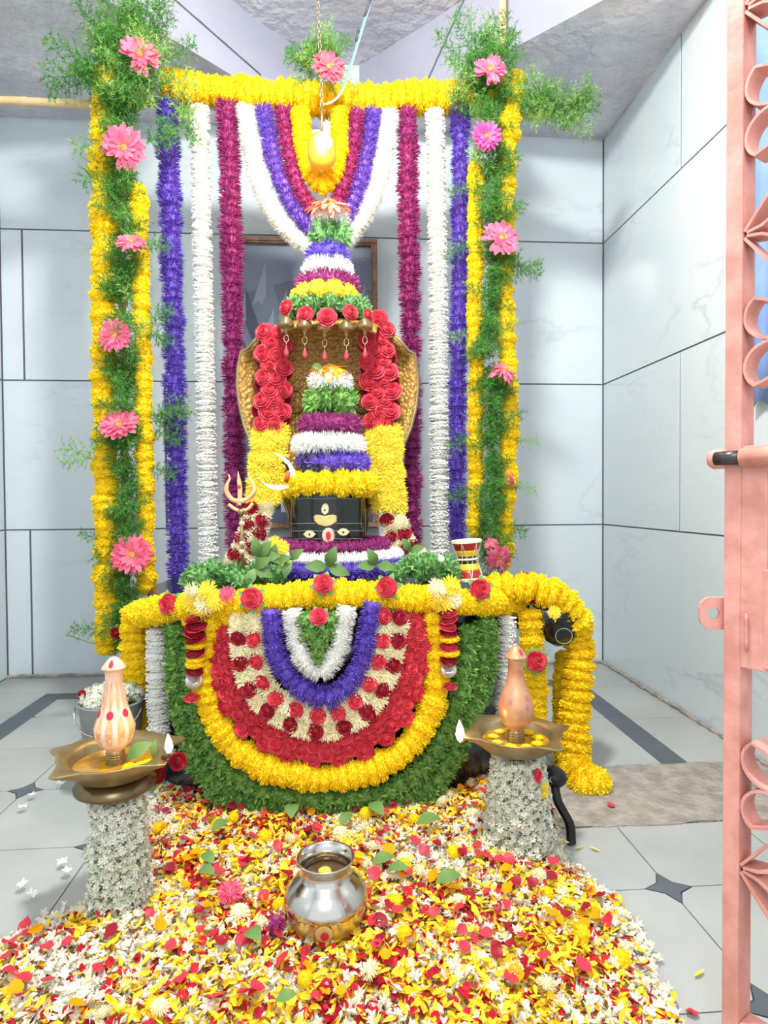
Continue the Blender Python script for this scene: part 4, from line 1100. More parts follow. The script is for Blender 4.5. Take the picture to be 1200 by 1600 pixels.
for z0_, z1_ in ((-.004, .004), (H * .97, H * 1.05)):
    m2 = MB(); m2.lathe([(23.5 * k, z0_), (24.5 * k, z0_ + .001), (24.5 * k, z1_ - .001), (23 * k, z1_), (.001, z1_ + .0005)], 28); part('drum_skin', m2.mesh('drum_skin', M_SKIN, False), drum, tilt)
m2 = MB(); n = 6
for i in range(n):
    a0, a1, a2 = 2 * pi * i / n, 2 * pi * (i + .5) / n, 2 * pi * (i + 1) / n
    for s, e, za, zb in ((a0, a1, H * .97, H * .03), (a1, a2, H * .03, H * .97)):
        m2.tube([Vector(((pr(za + (zb - za) * t) + .0022) * cos(s + (e - s) * t), (pr(za + (zb - za) * t) + .0022) * sin(s + (e - s) * t), za + (zb - za) * t)) for t in [q / 6 for q in range(7)]], .0008, 4)
part('lacing_cord', m2.mesh('lacing_cord', M_CORD), drum, tilt)
m2 = MB(); m2.tube([Vector(((pr(H * .54) + .003) * cos(t), (pr(H * .54) + .003) * sin(t), H * .54)) for t in [2 * pi * q / 24 for q in range(25)]], .0026, 6)
m2.tube([Vector((-pr(H * .54) - .003, -.004, H * .54)), Vector((-.036, -.012, H * .5)), Vector((-.044, -.016, H * .36)), Vector((-.046, -.014, H * .28))], .0015, 5)
part('waist_cord', m2.mesh('waist_cord', M_CORD), drum, tilt)

# ================================================================ GARLANDS ON THE PEDESTAL FRONT
fp = lambda off, *p: [F(x, y, off) for x, y in p]
# green leaf curtain: one wide U
g = thing('leaf_curtain', 'wide green leaf garland forming the outermost U on the pedestal', 'garland', F(505, 1270, .02))
strung(g, fp(.02, (277, 985), (279, 1050), (288, 1120), (312, 1190), (360, 1238), (430, 1262), (510, 1268), (600, 1262), (668, 1232), (712, 1170), (738, 1100), (752, 1040), (757, 975)), GRN, .040, .026, 'leaf_sprig', thick=1.1)
strung(g, fp(.025, (303, 1010), (306, 1080), (325, 1150), (362, 1205), (430, 1240), (510, 1248), (600, 1238), (655, 1205), (695, 1140), (722, 1070), (733, 990)), GRN, .036, .028, 'leaf_sprig', thick=1.1)
strung(g, fp(.03, (335, 1245), (420, 1275), (510, 1284), (600, 1275), (670, 1250)), GRN, .034, .028, 'leaf_sprig', thick=1.1)
strung(g, fp(.03, (768, 990), (766, 1050), (752, 1090)), GRN, .024, .028, 'leaf_sprig', thick=1.1)
g = thing('marigold_garland', 'yellow marigold U garland inside the green leaf curtain', 'garland', F(505, 1215, .04))
strung(g, fp(.045, (327, 975), (322, 1050), (332, 1110), (362, 1160), (410, 1195), (470, 1212), (510, 1215), (570, 1205), (622, 1180), (660, 1135), (680, 1075), (682, 1010), (676, 965)), POM, .0335, .021, 'marigold', rj=.12)
g = thing('rose_swag', 'broad red rose U garland inside the yellow one', 'garland', F(505, 1170, .05))
faced(g, fp(.05, (343, 992), (347, 1040), (362, 1090), (394, 1132), (440, 1160), (500, 1172), (555, 1162), (605, 1132), (636, 1085), (648, 1030), (650, 972)), ROSE, .0225, .026, 'rose', 2, .030, 1, Fn)
g = thing('mixed_swag', 'cream chrysanthemum and red rose U garland', 'garland', F(505, 1125, .055))
pts = spline(fp(.055, (386, 972), (390, 1025), (405, 1075), (440, 1108), (485, 1126), (525, 1126), (565, 1100), (592, 1060), (606, 1010), (611, 962)), .0175)
for i, (p, t) in enumerate(pts):
    nn = Fn(p); s = nn.cross(t).normalized(); rose = (i % 3 == 2)
    for k in (-1, 1):
        r_ = rose
        part('rose' if r_ else 'cream_chrysanthemum', RND.choice((ROSE if k > 0 else ROSED) if r_ else CHR), g, TRS(p + s * (.017 * k) + nn * (.014 if r_ else 0), (nn + rv(.35)).normalized(), (.0195 if r_ else .029), RND.uniform(0, 6)))
g = thing('aster_swag', 'violet aster U garland on the pedestal front', 'garland', F(505, 1090, .06))
strung(g, fp(.06, (424, 962), (430, 1010), (447, 1052), (482, 1082), (512, 1090), (540, 1074), (562, 1040), (573, 1000), (580, 950)), VIO, .0285, .022, 'aster', rj=.14)
g = thing('jasmine_swag', 'white jasmine U garland around the central leaf wedge', 'garland', F(498, 1050, .065))
strung(g, fp(.065, (457, 958), (462, 1000), (478, 1034), (500, 1050), (518, 1036), (533, 1000), (540, 955)), WFUZ, .0255, .0155, 'jasmine_cluster', thick=.7)
g = thing('leaf_wedge', 'green leaf wedge at the centre of the pedestal garlands', 'leaf bunch', F(498, 1000, .06))
for x, y, r in ((480, 968, .022), (500, 972, .025), (517, 968, .022), (488, 988, .024), (509, 988, .024), (498, 1004, .024), (497, 1020, .019), (497, 1033, .013)):
    part('leaf_sprig', RND.choice(GRN), g, TRS(F(x, y, .07), Fn(F(x, y, .07)), r * 1.1, RND.uniform(0, 6)))
# rim garland with tops of the swags
g = thing('marigold_garland', 'yellow marigold garland wrapped around the pedestal rim', 'garland', F(505, 935, .04))
strung(g, [P(212, 962, 1.66)] + fp(.035, (236, 956), (290, 948), (350, 946), (400, 940), (455, 930), (505, 927), (560, 928), (620, 934), (690, 940), (740, 940)) + [P(790, 942, 1.58), P(830, 948, 1.60)], POM, .034, .022, 'marigold', rj=.12)
strung(g, fp(.03, (300, 968), (350, 965), (385, 958)), POM, .026, .02, 'marigold')
# side strands
strand2 = lambda nm, lb, pts, hd, r, st, pn, **k: garland(nm, lb, pts, hd, r, st, pn, **k)
strand2('marigold_strand', 'thick yellow marigold strand down the left side of the pedestal', [P(214, 955, 1.64), P(212, 1000, 1.63), P(213, 1060, 1.63), P(216, 1150, 1.63)], POM, .042, .022, 'marigold', rj=.1)
strand2('jasmine_strand', 'white jasmine strand hanging down the pedestal at left', [F(246, 985, .02), F(245, 1040, .02), F(246, 1100, .02), F(250, 1150, .02), F(258, 1185, .02)], JAS, .0275, .0098, 'jasmine_ring', thick=.75)
strand2('jasmine_strand', 'white jasmine strand hanging down the pedestal at right', [F(792, 965, .02), F(791, 1020, .02), F(790, 1080, .02), F(786, 1135, .02)], JAS, .0255, .0098, 'jasmine_ring', thick=.75)
strand2('marigold_strand', 'yellow marigold strand hanging left of the spout', [P(829, 960, 1.56), P(832, 1010, 1.555), P(835, 1060, 1.555), P(834, 1145, 1.55)], POM, .036, .021, 'marigold', rj=.1)
YSp = 1.60
strand2('marigold_garland', 'long yellow marigold garland arching over the spout to the floor', [P(752, 928, 1.60), P(790, 918, 1.57), P(830, 920, 1.55), P(868, 932, 1.55), P(895, 960, 1.56), P(905, 1000, 1.58), P(904, 1060, 1.56), P(899, 1120, 1.55), P(897, 1180, 1.53), P(902, 1205, 1.50), P(922, 1224, 1.475)], POM, .044, .026, 'marigold', rj=.06, thick=.78)
g = thing('marigold_ball', 'round yellow marigold ball on the floor ending the spout garland', 'flower', P(930, 1245, 1.47))
for x, y, r in ((930, 1222, 27), (912, 1226, 23)): part('marigold', POM[1], g, TRS(P(x, y, 1.465), (.4, -1, .3), S(r, 1.465)))
strand2('marigold_strand', 'short yellow marigold strand behind the spout garland', [P(884, 1030, 1.64), P(878, 1080, 1.64), P(880, 1140, 1.64), P(884, 1200, 1.6)], POM, .030, .024, 'marigold')
# loose yellow shreds on the spout
g = thing('flower_shred', 'torn yellow flower lying on the black spout', 'flower', P(865, 958, 1.5))
part('flower_head', CHRY[0], g, TRS(P(866, 957, 1.492), (0, -1, .3), S(12, 1.5)))
mb = MB(); mb.tube([P(866, 962, 1.492), P(868, 972, 1.487)], .002, 5); part('stalk', mb.mesh('stalk', M_YEL2), g)

# tassels of rose petals with silver balls
def tassel(label, items):
    g = thing('rose_tassel', label, 'tassel', F(items[0][0], items[0][1], .09))
    for x, y, r, kind in items:
        p = F(x, y, .085)
        if kind == 'ball':
            mb = MB(); mb.lathe([(sin(pi * i / 12) + 1e-4, -cos(pi * i / 12)) for i in range(13)], 20); part('silver_ball', mb.mesh('silver_ball', M_SILVER, True), g, TRS(p, None, S(r, 1.4)), label='crinkled silver ball')
        elif kind == 'y': part('marigold', RND.choice(POM), g, TRS(p, (0, 0, 1), (S(r, 1.4), S(r, 1.4), S(7, 1.4)), RND.uniform(0, 6)))
        else: part('rose', RND.choice(ROSED if kind == 'd' else ROSE), g, TRS(p, (rv(.25) + Vector((0, -.25, .9))).normalized(), (S(r, 1.4), S(r, 1.4), S(9, 1.4)), RND.uniform(0, 6)))
tassel('rose tassel with silver ball hanging on left of pedestal', [(304, 966, 17, 'd'), (306, 977, 18, 'd'), (304, 988, 18, 'd'), (306, 998, 18, 'd'), (306, 1008, 16, 'y'), (305, 1019, 15, 'd'), (305, 1030, 14, 'y'), (304, 1038, 15, 'y'), (304, 1048, 14, 'd'), (303, 1063, 13.5, 'ball'), (300, 1089, 13, 'r')])
tassel('rose tassel with silver ball hanging on right of pedestal', [(700, 957, 15, 'd'), (701, 968, 15, 'r'), (700, 978, 15, 'r'), (701, 988, 15, 'd'), (702, 998, 17, 'y'), (701, 1010, 15, 'r'), (702, 1020, 17, 'y'), (701, 1031, 14, 'd'), (701, 1046, 13, 'ball'), (703, 1072, 12, 'r')])
for lb, pts in (('pale yellow chrysanthemum cluster above the left tassel', ((303, 925), (324, 924), (300, 942), (320, 944), (338, 938), (312, 957))), ('pale yellow chrysanthemum cluster above the right tassel', ((682, 920), (704, 916), (684, 938), (705, 936), (697, 948)))):
    g = thing('chrysanthemum_cluster', lb, 'flower', F(*pts[0], .07))
    for i, (x, y) in enumerate(pts): part('chrysanthemum', (CHRY if i % 3 else CHR)[i % 3], g, TRS(F(x, y, .075), (rv(.4) + Fn(F(x, y))).normalized(), .027, i))
# single roses with leaf collars
def rim_rose(label, x, y, r, off=.075, face=(0, -1, .2), heads=ROSE, Y=None, leaves=6, i=0):
    p = P(x, y, Y) if Y else F(x, y, off); f = Vector(face).normalized()
    g = thing('red_rose', label, 'rose', p, 'single roses on the pedestal')
    part('rose_head', heads[i % 3], g, TRS(p, f, S(r, p.y), i * 1.7))
    a0 = RND.uniform(0, 6)
    for k in range(leaves):
        a = a0 + 2 * pi * k / leaves; x_ = f.cross(Vector((0, 0, 1))).normalized(); y_ = x_.cross(f)
        d = (x_ * cos(a) + y_ * sin(a)); mb = MB(); leaf(mb, p - f * .012 + d * S(r * .5, p.y), d, d.cross(f), f, S(r * .85, p.y), S(r * .3, p.y))
        part('leaf', mb.mesh('leaf', M_LEAFL), g)
rim_rose('red rose with leaf collar at far left of the pedestal rim', 263, 945, 18, .06, (-.3, -1, .1), i=0)
rim_rose('red rose on the rim beside the small pink flower', 393, 935, 18, i=1)
rim_rose('red rose at top centre of the pedestal rim', 505, 912, 17, face=(0, -1, .35), i=2)
rim_rose('red rose on the rim right of centre, facing sideways', 604, 918, 18, face=(-.35, -1, .1), i=0)
rim_rose('large red rose on the rim below the drum', 751, 921, 18, .07, face=(.1, -1, .1), i=1)
rim_rose('red rose in the white U above the leaf wedge', 498, 963, 16, .095, face=(0, -1, .6), i=2)
rim_rose('small red rose beside the black spout', 832, 933, 13, face=(.2, -1, .5), Y=1.545, i=0, heads=ROSED)
rim_rose('crimson rose hanging below the spout on the yellow strand', 839, 1034, 18, face=(0, -1, .1), Y=1.5, i=1, leaves=9)
rim_rose('dark red rose bud low on the left fern column', 182, 991, 12, face=(-.2, -.8, -.4), Y=1.9, i=2, heads=ROSED)
rim_rose('red rose half hidden behind the left lamp', 197, 1085, 11, face=(-.2, -1, 0), Y=1.57, i=0, heads=ROSED)
for i, (x, y, lb) in enumerate(((788, 899, 'first red rose petal on top of spout garland'), (822, 897, 'second red rose petal on top of spout garland'), (868, 911, 'third red rose petal on top of spout garland'), (900, 941, 'lowest red rose petal on top of spout garland'))):
    g = thing('rose_petal', lb, 'petal', P(x, y, 1.6)); part('petal', ROSED[i % 3], g, TRS(P(x, y, 1.6), (.25 * i, -.2, 1), (S(13, 1.6), S(13, 1.6), S(5, 1.6)), i))
g = thing('pink_flower', 'small pink flower on the rim left of centre', 'flower', F(355, 928, .07)); part('flower_head', make_chrys(99, M_PINK, 80), g, TRS(F(355, 928, .075), (0, -1, .6), S(14, 1.4)))
# leaf heaps on the pedestal top
def heap(label, pts, heads, r):
    g = thing('leaf_heap', label, 'leaf bunch', pts[0])
    for p in pts: part('leaf_sprig', RND.choice(heads), g, TRS(p, rv(1), r * RND.uniform(.85, 1.2), 0))
heap('green leaf heap on the left of the pedestal top', [P(x + RND.uniform(-5, 5), y + RND.uniform(-4, 4), 1.56 + RND.uniform(-.05, .08)) for x, y in ((292, 905), (305, 893), (320, 905), (335, 888), (350, 902), (365, 892), (380, 903), (395, 893), (410, 905), (340, 905), (372, 908), (425, 897))], GRNL, .036)
heap('green leaf heap on the right of the pedestal top', [P(x + RND.uniform(-5, 5), y + RND.uniform(-4, 4), 1.56 + RND.uniform(-.05, .08)) for x, y in ((625, 895), (640, 885), (655, 897), (668, 880), (682, 892), (695, 882), (708, 895), (650, 880), (675, 902), (700, 902))], GRNL, .036)
# bael leaves, three leaflets each
def bael(label, x, y, Y, dirs, L):
    g = thing('bael_leaf', label, 'leaf', P(x, y, Y), 'bael leaves')
    for dx, dz_ in dirs:
        d = Vector((dx, -.25, dz_)).normalized(); s = d.cross(Vector((0, -1, .3))).normalized(); mb = MB(); leaf(mb, P(x, y, Y), d, s, s.cross(d) * (1 if s.cross(d).y < 0 else -1), S(L, Y), S(L * .27, Y)); part('leaflet', mb.mesh('leaflet', M_BAEL, True), g)
bael('bael leaf on the jasmine ring below the painted eyes', 512, 886, 1.60, ((.4, 1), (1, -.35), (-1, .05)), 38)
bael('bael leaf on the jasmine ring right of centre', 588, 884, 1.60, ((-.5, 1), (-1, .0), (1, -.1)), 33)
bael('bael leaf on the magenta ring at left', 452, 875, 1.60, ((.8, .6), (-1, .0), (-.2, -.8)), 30)
bael('bael leaf standing beside the trident shaft', 405, 872, 1.58, ((.6, .8), (-.2, 1), (1, .1)), 36)
bael('bael leaf drooping beside the trident foot', 398, 888, 1.575, ((.9, -.4), (-.3, -.8), (.8, .5)), 34)
bael('bael leaf behind the trident at pedestal edge', 425, 880, 1.60, ((.9, .3), (.2, .9), (-.8, .5)), 34)
bael('bael leaf among the cream flowers right of lingam', 640, 862, 1.66, ((.9, .3), (-.5, .9), (.2, -.9)), 26)
bael('bael leaf on the white U left of the wedge', 470, 985, 1.33, ((-.5, 1), (.1, -1)), 24)
g = thing('yellow_flower', 'yellow flower beside the lingam at its lower left', 'flower', P(432, 853, 1.66))
for x, y, m in ((430, 850, CHRY[1]), (440, 856, CHRY[2]), (444, 879, CHRY[0])): part('flower_head', m, g, TRS(P(x, y, 1.64), (0, -1, .4), S(14, 1.64)))
mb = MB(); mb.lathe([(sin(pi * i / 10) + 1e-4, -cos(pi * i / 10)) for i in range(11)], 16)
tag(part('white_bead', mb.mesh('white_bead', M_WHITE, True), None, TRS(P(688, 874, 1.52), None, S(7, 1.52))), 'small white round bead on the right leaf heap', 'bead')

# ================================================================ OIL LAMPS
def oil_lamp(label, dish_px, Y, dish_r, base_z, fin_px, fin_h, spout_ang, fin_mat, painted, under):
    c = P(*dish_px, Y); g = thing('oil_lamp', label, 'oil lamp', (c.x, Y, base_z))
    z0 = c.z
    mb = MB(); mb.lathe([(.062, base_z), (.066, base_z + .006), (.05, base_z + .016), (.02, base_z + .03), (.014, base_z + .06), (.018, base_z + .09), (.013, base_z + .11), (.013, z0 - .05), (.02, z0 - .03), (.03, z0 - .012)], 24)
    part('pedestal_stem', mb.mesh('pedestal_stem', M_BRASS, True), g, Vector((c.x, Y, 0)))
    if under:
        mb = MB(); mb.lathe([(.012, z0 - .062), (.045, z0 - .058), (.066, z0 - .046), (.067, z0 - .04), (.05, z0 - .028), (.02, z0 - .022)], 32)
        part('drip_bowl', mb.mesh('drip_bowl', M_BRASSD, True), g, Vector((c.x, Y, 0)))
    # five-spouted dish
    n = 80; mb = MB(); rings = []
    def peak(a):
        d = min(abs((a - s + pi) % (2 * pi) - pi) for s in spout_ang)
        return max(0, 1 - d / .36)
    for t, z, sp_ in ((.0, -.016, 0), (.5, -.016, 0), (.68, -.013, .0), (.76, -.004, .0), (.80, .006, .05), (.84, .010, .2), (.95, .013, .75), (1.05, .016, 1.0), (1.07, .0155, 1.0), (1.04, .011, .97), (.9, .0, .45), (.72, -.02, 0), (.3, -.026, 0), (.0, -.026, 0)):
        ring_ = []
        for k in range(n):
            a = 2 * pi * k / n; q = peak(a); r = dish_r * (t * (1 - .03 * sp_) + 0.34 * sp_ * q ** 1.6)
            pinch = z - .003 * sp_ * q
            ring_.append(Vector((max(1e-4, r) * cos(a), max(1e-4, r) * sin(a), pinch)))
        rings.append(ring_)
    for r_ in rings: mb.v += [tuple(v) for v in r_]
    for i in range(len(rings) - 1):
        for k in range(n): mb.f.append((i * n + k, i * n + (k + 1) % n, (i + 1) * n + (k + 1) % n, (i + 1) * n + k)); mb.m.append(0)
    part('dish', mb.mesh('dish', M_BRASS, True), g, c)
    mb = MB(); mb.add([(dish_r * .77 * cos(2 * pi * q / 40), dish_r * .77 * sin(2 * pi * q / 40), 0) for q in range(40)], [tuple(range(40))]); part('oil', mb.mesh('oil', M_OIL), g, c + Vector((0, 0, -.005)))
    # neck and vase-shaped finial
    zf = [P(*p, Y).z - z0 for p in fin_px]            # foot, bulb, neck, cap, tip
    k = S(1, Y)
    mb = MB(); mb.lathe([(16 * k, -.012), (14 * k, -.002), (12.5 * k, zf[0] * .4), (13 * k, zf[0] * .7), (11 * k, zf[0] + .004)], 24)
    for zz in (.25, .5, .8): mb.lathe([(12.5 * k, zf[0] * zz - .002), (14 * k, zf[0] * zz), (12.5 * k, zf[0] * zz + .002)], 24)
    part('neck', mb.mesh('neck', M_BRASS, True), g, c)
    hb, bl, nk, cp, tip = zf
    prof = [(11.5 * k, hb), (15 * k, hb + (bl - hb) * .14), (22 * k, hb + (bl - hb) * .36), (26.5 * k, hb + (bl - hb) * .65), (28 * k, hb + (bl - hb) * .92), (27.2 * k, bl + (nk - bl) * .10), (22.5 * k, bl + (nk - bl) * .32), (17 * k, bl + (nk - bl) * .55), (13.5 * k, bl + (nk - bl) * .8), (12.2 * k, nk), (12.6 * k, cp - .005), (13.5 * k, cp - .0015), (17.5 * k, cp - .001), (17 * k, cp + .001), (12.5 * k, cp + (tip - cp) * .42), (9 * k, cp + (tip - cp) * .7), (4.5 * k, tip - .0012), (.001, tip)]
    body_ = [(v.x, v.y) for v, t in spline([Vector((r, z, 0)) for r, z in prof[:11]], .0035)]
    nb_ = len(body_); prof = body_ + prof[11:]
    mb = MB(); mb.lathe(prof, 40, wob=(lambda a, i: 1 + .05 * abs(cos(a * 5)) * (2 < i < nb_) + .05 * abs(cos(a * 4)) * (i > nb_)) if painted else (lambda a, i: 1 + .05 * abs(cos(a * 4)) * (i > nb_)))
    fi = part('finial', mb.mesh('finial', fin_mat, True), g, c)
    def fr(z):
        for (r0, a), (r1, b) in zip(prof, prof[1:]):
            if a <= z <= b: return r0 + (r1 - r0) * (z - a) / max(1e-9, b - a)
        return .01
    def patch(name, az, zc_, hw, hh, m, off=.0006):
        mb = MB(); n_ = 14; vs = []
        for i in range(n_):
            t = 2 * pi * i / n_; z_ = zc_ + hh * sin(t); a_ = az + hw * cos(t) / max(.006, fr(zc_)); r_ = fr(z_) * (1.05 if painted else 1.01) + off
            vs.append((r_ * cos(a_), r_ * sin(a_), z_))
        r_ = fr(zc_) * (1.05 if painted else 1.01) + off + .0008; vs.append((r_ * cos(az), r_ * sin(az), zc_))
        mb.add(vs, [(i, (i + 1) % n_, n_) for i in range(n_)]); part(name, mb.mesh(name, m), fi, Matrix.Translation(c))
    f0 = -pi / 2 + .05
    if painted:
        for i in range(-3, 4): patch('paste_stripe', f0 + i * .62, bl + .002, .006, .024, M_PASTEO, .0001); patch('paste_streak', f0 + i * .62, bl + (nk - bl) * .75, .0022, .024, M_PASTEO, .0001)
        for az in (f0, f0 - 1.05, f0 + 1.05): patch('vermilion_dot', az, bl + (nk - bl) * .38, .0055, .0065, M_KUM)
        patch('vermilion_dot', f0, cp + (tip - cp) * .5, .0032, .006, M_KUM)
    else:
        patch('vermilion_dot', f0 + .4, cp + (tip - cp) * .5, .0035, .006, M_KUM)
        for az, dzz in ((f0 + .5, .012), (f0 + .35, -.004), (f0 - .7, .006)): patch('vermilion_smudge', az, bl + .012 + dzz, .004, .006, solid('smudge', '#b0707a', .7))
    return g, c
def flame(label, px, py, Y, h, wick_to):
    b = P(px, py, Y); g = thing('lamp_flame', label, 'flame', b)
    mb = MB(); mb.lathe([(.01, 0), (.6, .12), (1, .34), (.8, .58), (.4, .82), (.01, 1)], 14)
    mb.v = [(x + .5 * max(0, z - .3) ** 2 * -.6, y, z) for x, y, z in mb.v]
    part('flame_tip', mb.mesh('flame_tip', M_FLAME, True), g, TRS(b, None, (h * .2, h * .2, h)))
    mb = MB(); mb.tube([b + Vector((0, 0, .004)), b + Vector((0, 0, -.004)), Vector(wick_to)], [.002, .003, .0035], 6); part('wick', mb.mesh('wick', M_CHAR), g)
    l = bpy.data.lights.new('flame_glow', 'POINT'); l.energy = .12; l.color = (1, .6, .25); l.shadow_soft_size = .008
    o = bpy.data.objects.new('flame_glow', l); COL.objects.link(o); o.location = b + Vector((0, -.012, h * .6))
YA, YE = 1.09, 1.22
fa = [radians(a) for a in (168, 10, 82, 232, 310)]
la, ca = oil_lamp('brass oil lamp with cream painted finial at left', (180, 1186), YA, .088, .0, ((180, 1172), (174, 1138), (176, 1066), (175, 1043), (175, 1026)), .12, [radians(a) for a in (172, 28, 100, 236, 330)], M_PASTE, True, True)
lb_, cb = oil_lamp('brass oil lamp with plain copper finial at right', (806, 1152), YE, .088, .0, ((806, 1140), (807, 1103), (804, 1042), (805, 1026), (805, 1008)), .12, [radians(a) for a in (190, 8, 120, 300, 62)], M_COPPER, False, False)
flame('flame on the right spout of the left lamp', 264, 1178, YA - .05, S(30, YA), P(254, 1183, YA - .04))
flame('flame on the left spout of the right lamp', 719, 1160, YE - .01, S(36, YE), P(735, 1153, YE - .01))
g = thing('marigold_bits', 'yellow marigold bits floating in the left lamp dish', 'flower', ca)
for k in range(5): part('marigold', POM[k % 3], g, TRS(ca + Vector((.035 + .009 * k, -.03 + RND.uniform(-.01, .01), .0)), (0, 0, 1), (.012, .012, .006)))
g = thing('marigold_bits', 'yellow and orange petals floating in the right lamp dish', 'flower', cb)
for k in range(9):
    a = k * .7; part('marigold', (POM + CHRY)[k % 6], g, TRS(cb + Vector((.045 * cos(a), .045 * sin(a), -.002)), (0, 0, 1), (.012, .012, .004)))
def leaf_thing(label, p, d, up, L, w, group=None):
    d = Vector(d).normalized(); up = Vector(up); s = d.cross(up).normalized(); mb = MB(); leaf(mb, Vector((0, 0, 0)), d, s, s.cross(d), L, w)
    o = part('green_leaf', mb.mesh('green_leaf', M_BAEL, True), None, p); return tag(o, label, 'leaf', group)
leaf_thing('green leaf propped in the left lamp dish', ca + Vector((.022, -.01, .004)), (1, .2, .55), (0, -1, .6), .05, .013)
leaf_thing('upright leaf stub in the left lamp dish', ca + Vector((.066, -.005, .0)), (.1, 0, 1), (0, -1, 0), .035, .006)
# jasmine garlands wound around the lamp stems
def wound(label, cx_, cy_, z0_, z1_, r0, r1, turns, hr, n):
    g = thing('jasmine_garland', label, 'garland', (cx_, cy_, z0_))
    for i in range(n):
        t = i / (n - 1); a = turns * 2 * pi * t; r = r0 + (r1 - r0) * t
        part('jasmine_bunch', RND.choice(STB), g, TRS(Vector((cx_ + r * cos(a), cy_ + r * sin(a), z0_ + (z1_ - z0_) * t)) + rv(.003), rv(1), hr * RND.uniform(.85, 1.15)))
wound('white jasmine garland wound around the left lamp stem', ca.x + .004, YA, .02, ca.z - .062, .040, .030, 9.5, .0185, 130)
wound('white jasmine garland wound around the right lamp stem', cb.x + .005, YE, .02, cb.z - .035, .06, .036, 9.5, .0195, 150)
g = thing('red_rose', 'small red rose with yellow petals tied to right lamp stem', 'rose', P(842, 1215, 1.15)); part('rose_head', ROSE[0], g, TRS(P(841, 1212, 1.15), (.5, -1, .2), (S(10, 1.15), S(12, 1.15), S(10, 1.15))))
for y in (1228, 1240): part('yellow_petal', CHRY[1], g, TRS(P(851, y, 1.16), (.6, -1, 0), S(8, 1.16)))
g = thing('red_rose', 'dark red rose under the flame of the left lamp', 'rose', P(278, 1190, 1.16)); part('rose_head', ROSED[1], g, TRS(P(278, 1190, 1.16), (.2, -1, .3), S(15, 1.16)))
g = thing('red_rose', 'crushed dark red rose below the left lamp dish', 'rose', P(246, 1212, 1.16)); part('rose_head', ROSED[2], g, TRS(P(246, 1211, 1.16), (-.2, -1, .5), (S(14, 1.16), S(14, 1.16), S(8, 1.16))))

# ================================================================ SILVER POT
YP = 1.0
pc = P(510, 1460, YP); pz = .012
pot = thing('water_pot', 'round silver water pot standing on the petals', 'pot', (pc.x, YP, pz))
k = S(1, YP) * .985
H0 = P(513, 1338, YP).z - pz
prof = [(34, 0), (38, .02), (50, .12), (60, .25), (65.5, .42)]
mid = [(65.5, .42), (67, .45), (67.5, .48), (65.5, .54), (60, .62), (51, .70), (43, .755), (39.5, .79), (38.5, .86)]
rim = [(38.5, .86), (41, .92), (45, .965), (46.5, .99), (46, 1.005), (43, 1.0), (38, .93), (35, .86), (35, .8), (38, .74), (44, .68), (50, .6)]
for nm, pf, lb in (('lower_bowl', prof, 'silver lower bowl coloured gold as if mirroring the petals'), ('shoulder', mid, None), ('rim', rim, None)):
    mb = MB(); n = 48; vs = []; fs = []
    for r, z in pf:
        for q in range(n): vs.append((r * k * cos(2 * pi * q / n), r * k * sin(2 * pi * q / n), z * H0))
    for i in range(len(pf) - 1):
        for q in range(n): fs.append((i * n + q, i * n + (q + 1) % n, (i + 1) * n + (q + 1) % n, (i + 1) * n + q))
    if nm == 'lower_bowl': fs.append(tuple(reversed(range(n))))
    mb.add(vs, fs); part(nm, mb.mesh(nm, solid('petal_reflection_metal', '#d6c48c', .3, .9) if nm == 'lower_bowl' else M_STEEL, True), pot, Vector((pc.x, YP, pz)), label=lb)  # gold reflection of the petals put into the lower bowl's colour
mb = MB(); mb.add([(36 * k * cos(2 * pi * q / 30), 36 * k * sin(2 * pi * q / 30), 0) for q in range(30)], [tuple(range(30))]); part('water', mb.mesh('water', M_WATER), pot, Vector((pc.x, YP, pz + H0 * .77)))
sw = part('paste_mark', (lambda: (lambda m: (m.lathe([(1, 0), (.8, .3), (.01, .4)], 18), m.mesh('paste_mark', solid('turmeric_paste', '#d0b070', .6)))[1])(MB()))(), pot, TRS(Vector((pc.x - .002, YP - 62.6 * k, pz + H0 * .33)), (-.03, -1, -.4), (.0135, .019, .004)))
part('vermilion_dot', (lambda m: (m.lathe([(1, 0), (.8, .3), (.01, .4)], 14), m.mesh('vermilion_dot', M_KUM))[1])(MB()), sw, TRS(Vector((pc.x - .001, YP - 64.5 * k, pz + H0 * .31)), (-.03, -1, -.4), (.0065, .009, .003)))
for i, (dx, dy, m, lb, nm) in enumerate(((-.012, -.014, ROSED[0], 'red petal floating in the silver pot', 'rose_petal'), (.008, -.016, CHRY[0], 'yellow flower floating in the silver pot', 'yellow_flower'), (-.002, .006, CHRY[2], 'yellow flower floating at the back of the silver pot', 'yellow_flower'))):
    g = thing(nm, lb, 'petal' if i == 0 else 'flower', (pc.x + dx, YP + dy, pz + H0 * .78)); part('petal' if i == 0 else 'flower_head', m, g, TRS(Vector((pc.x + dx, YP + dy, pz + H0 * .785)), (0, 0, 1), (.012, .012, .004)))

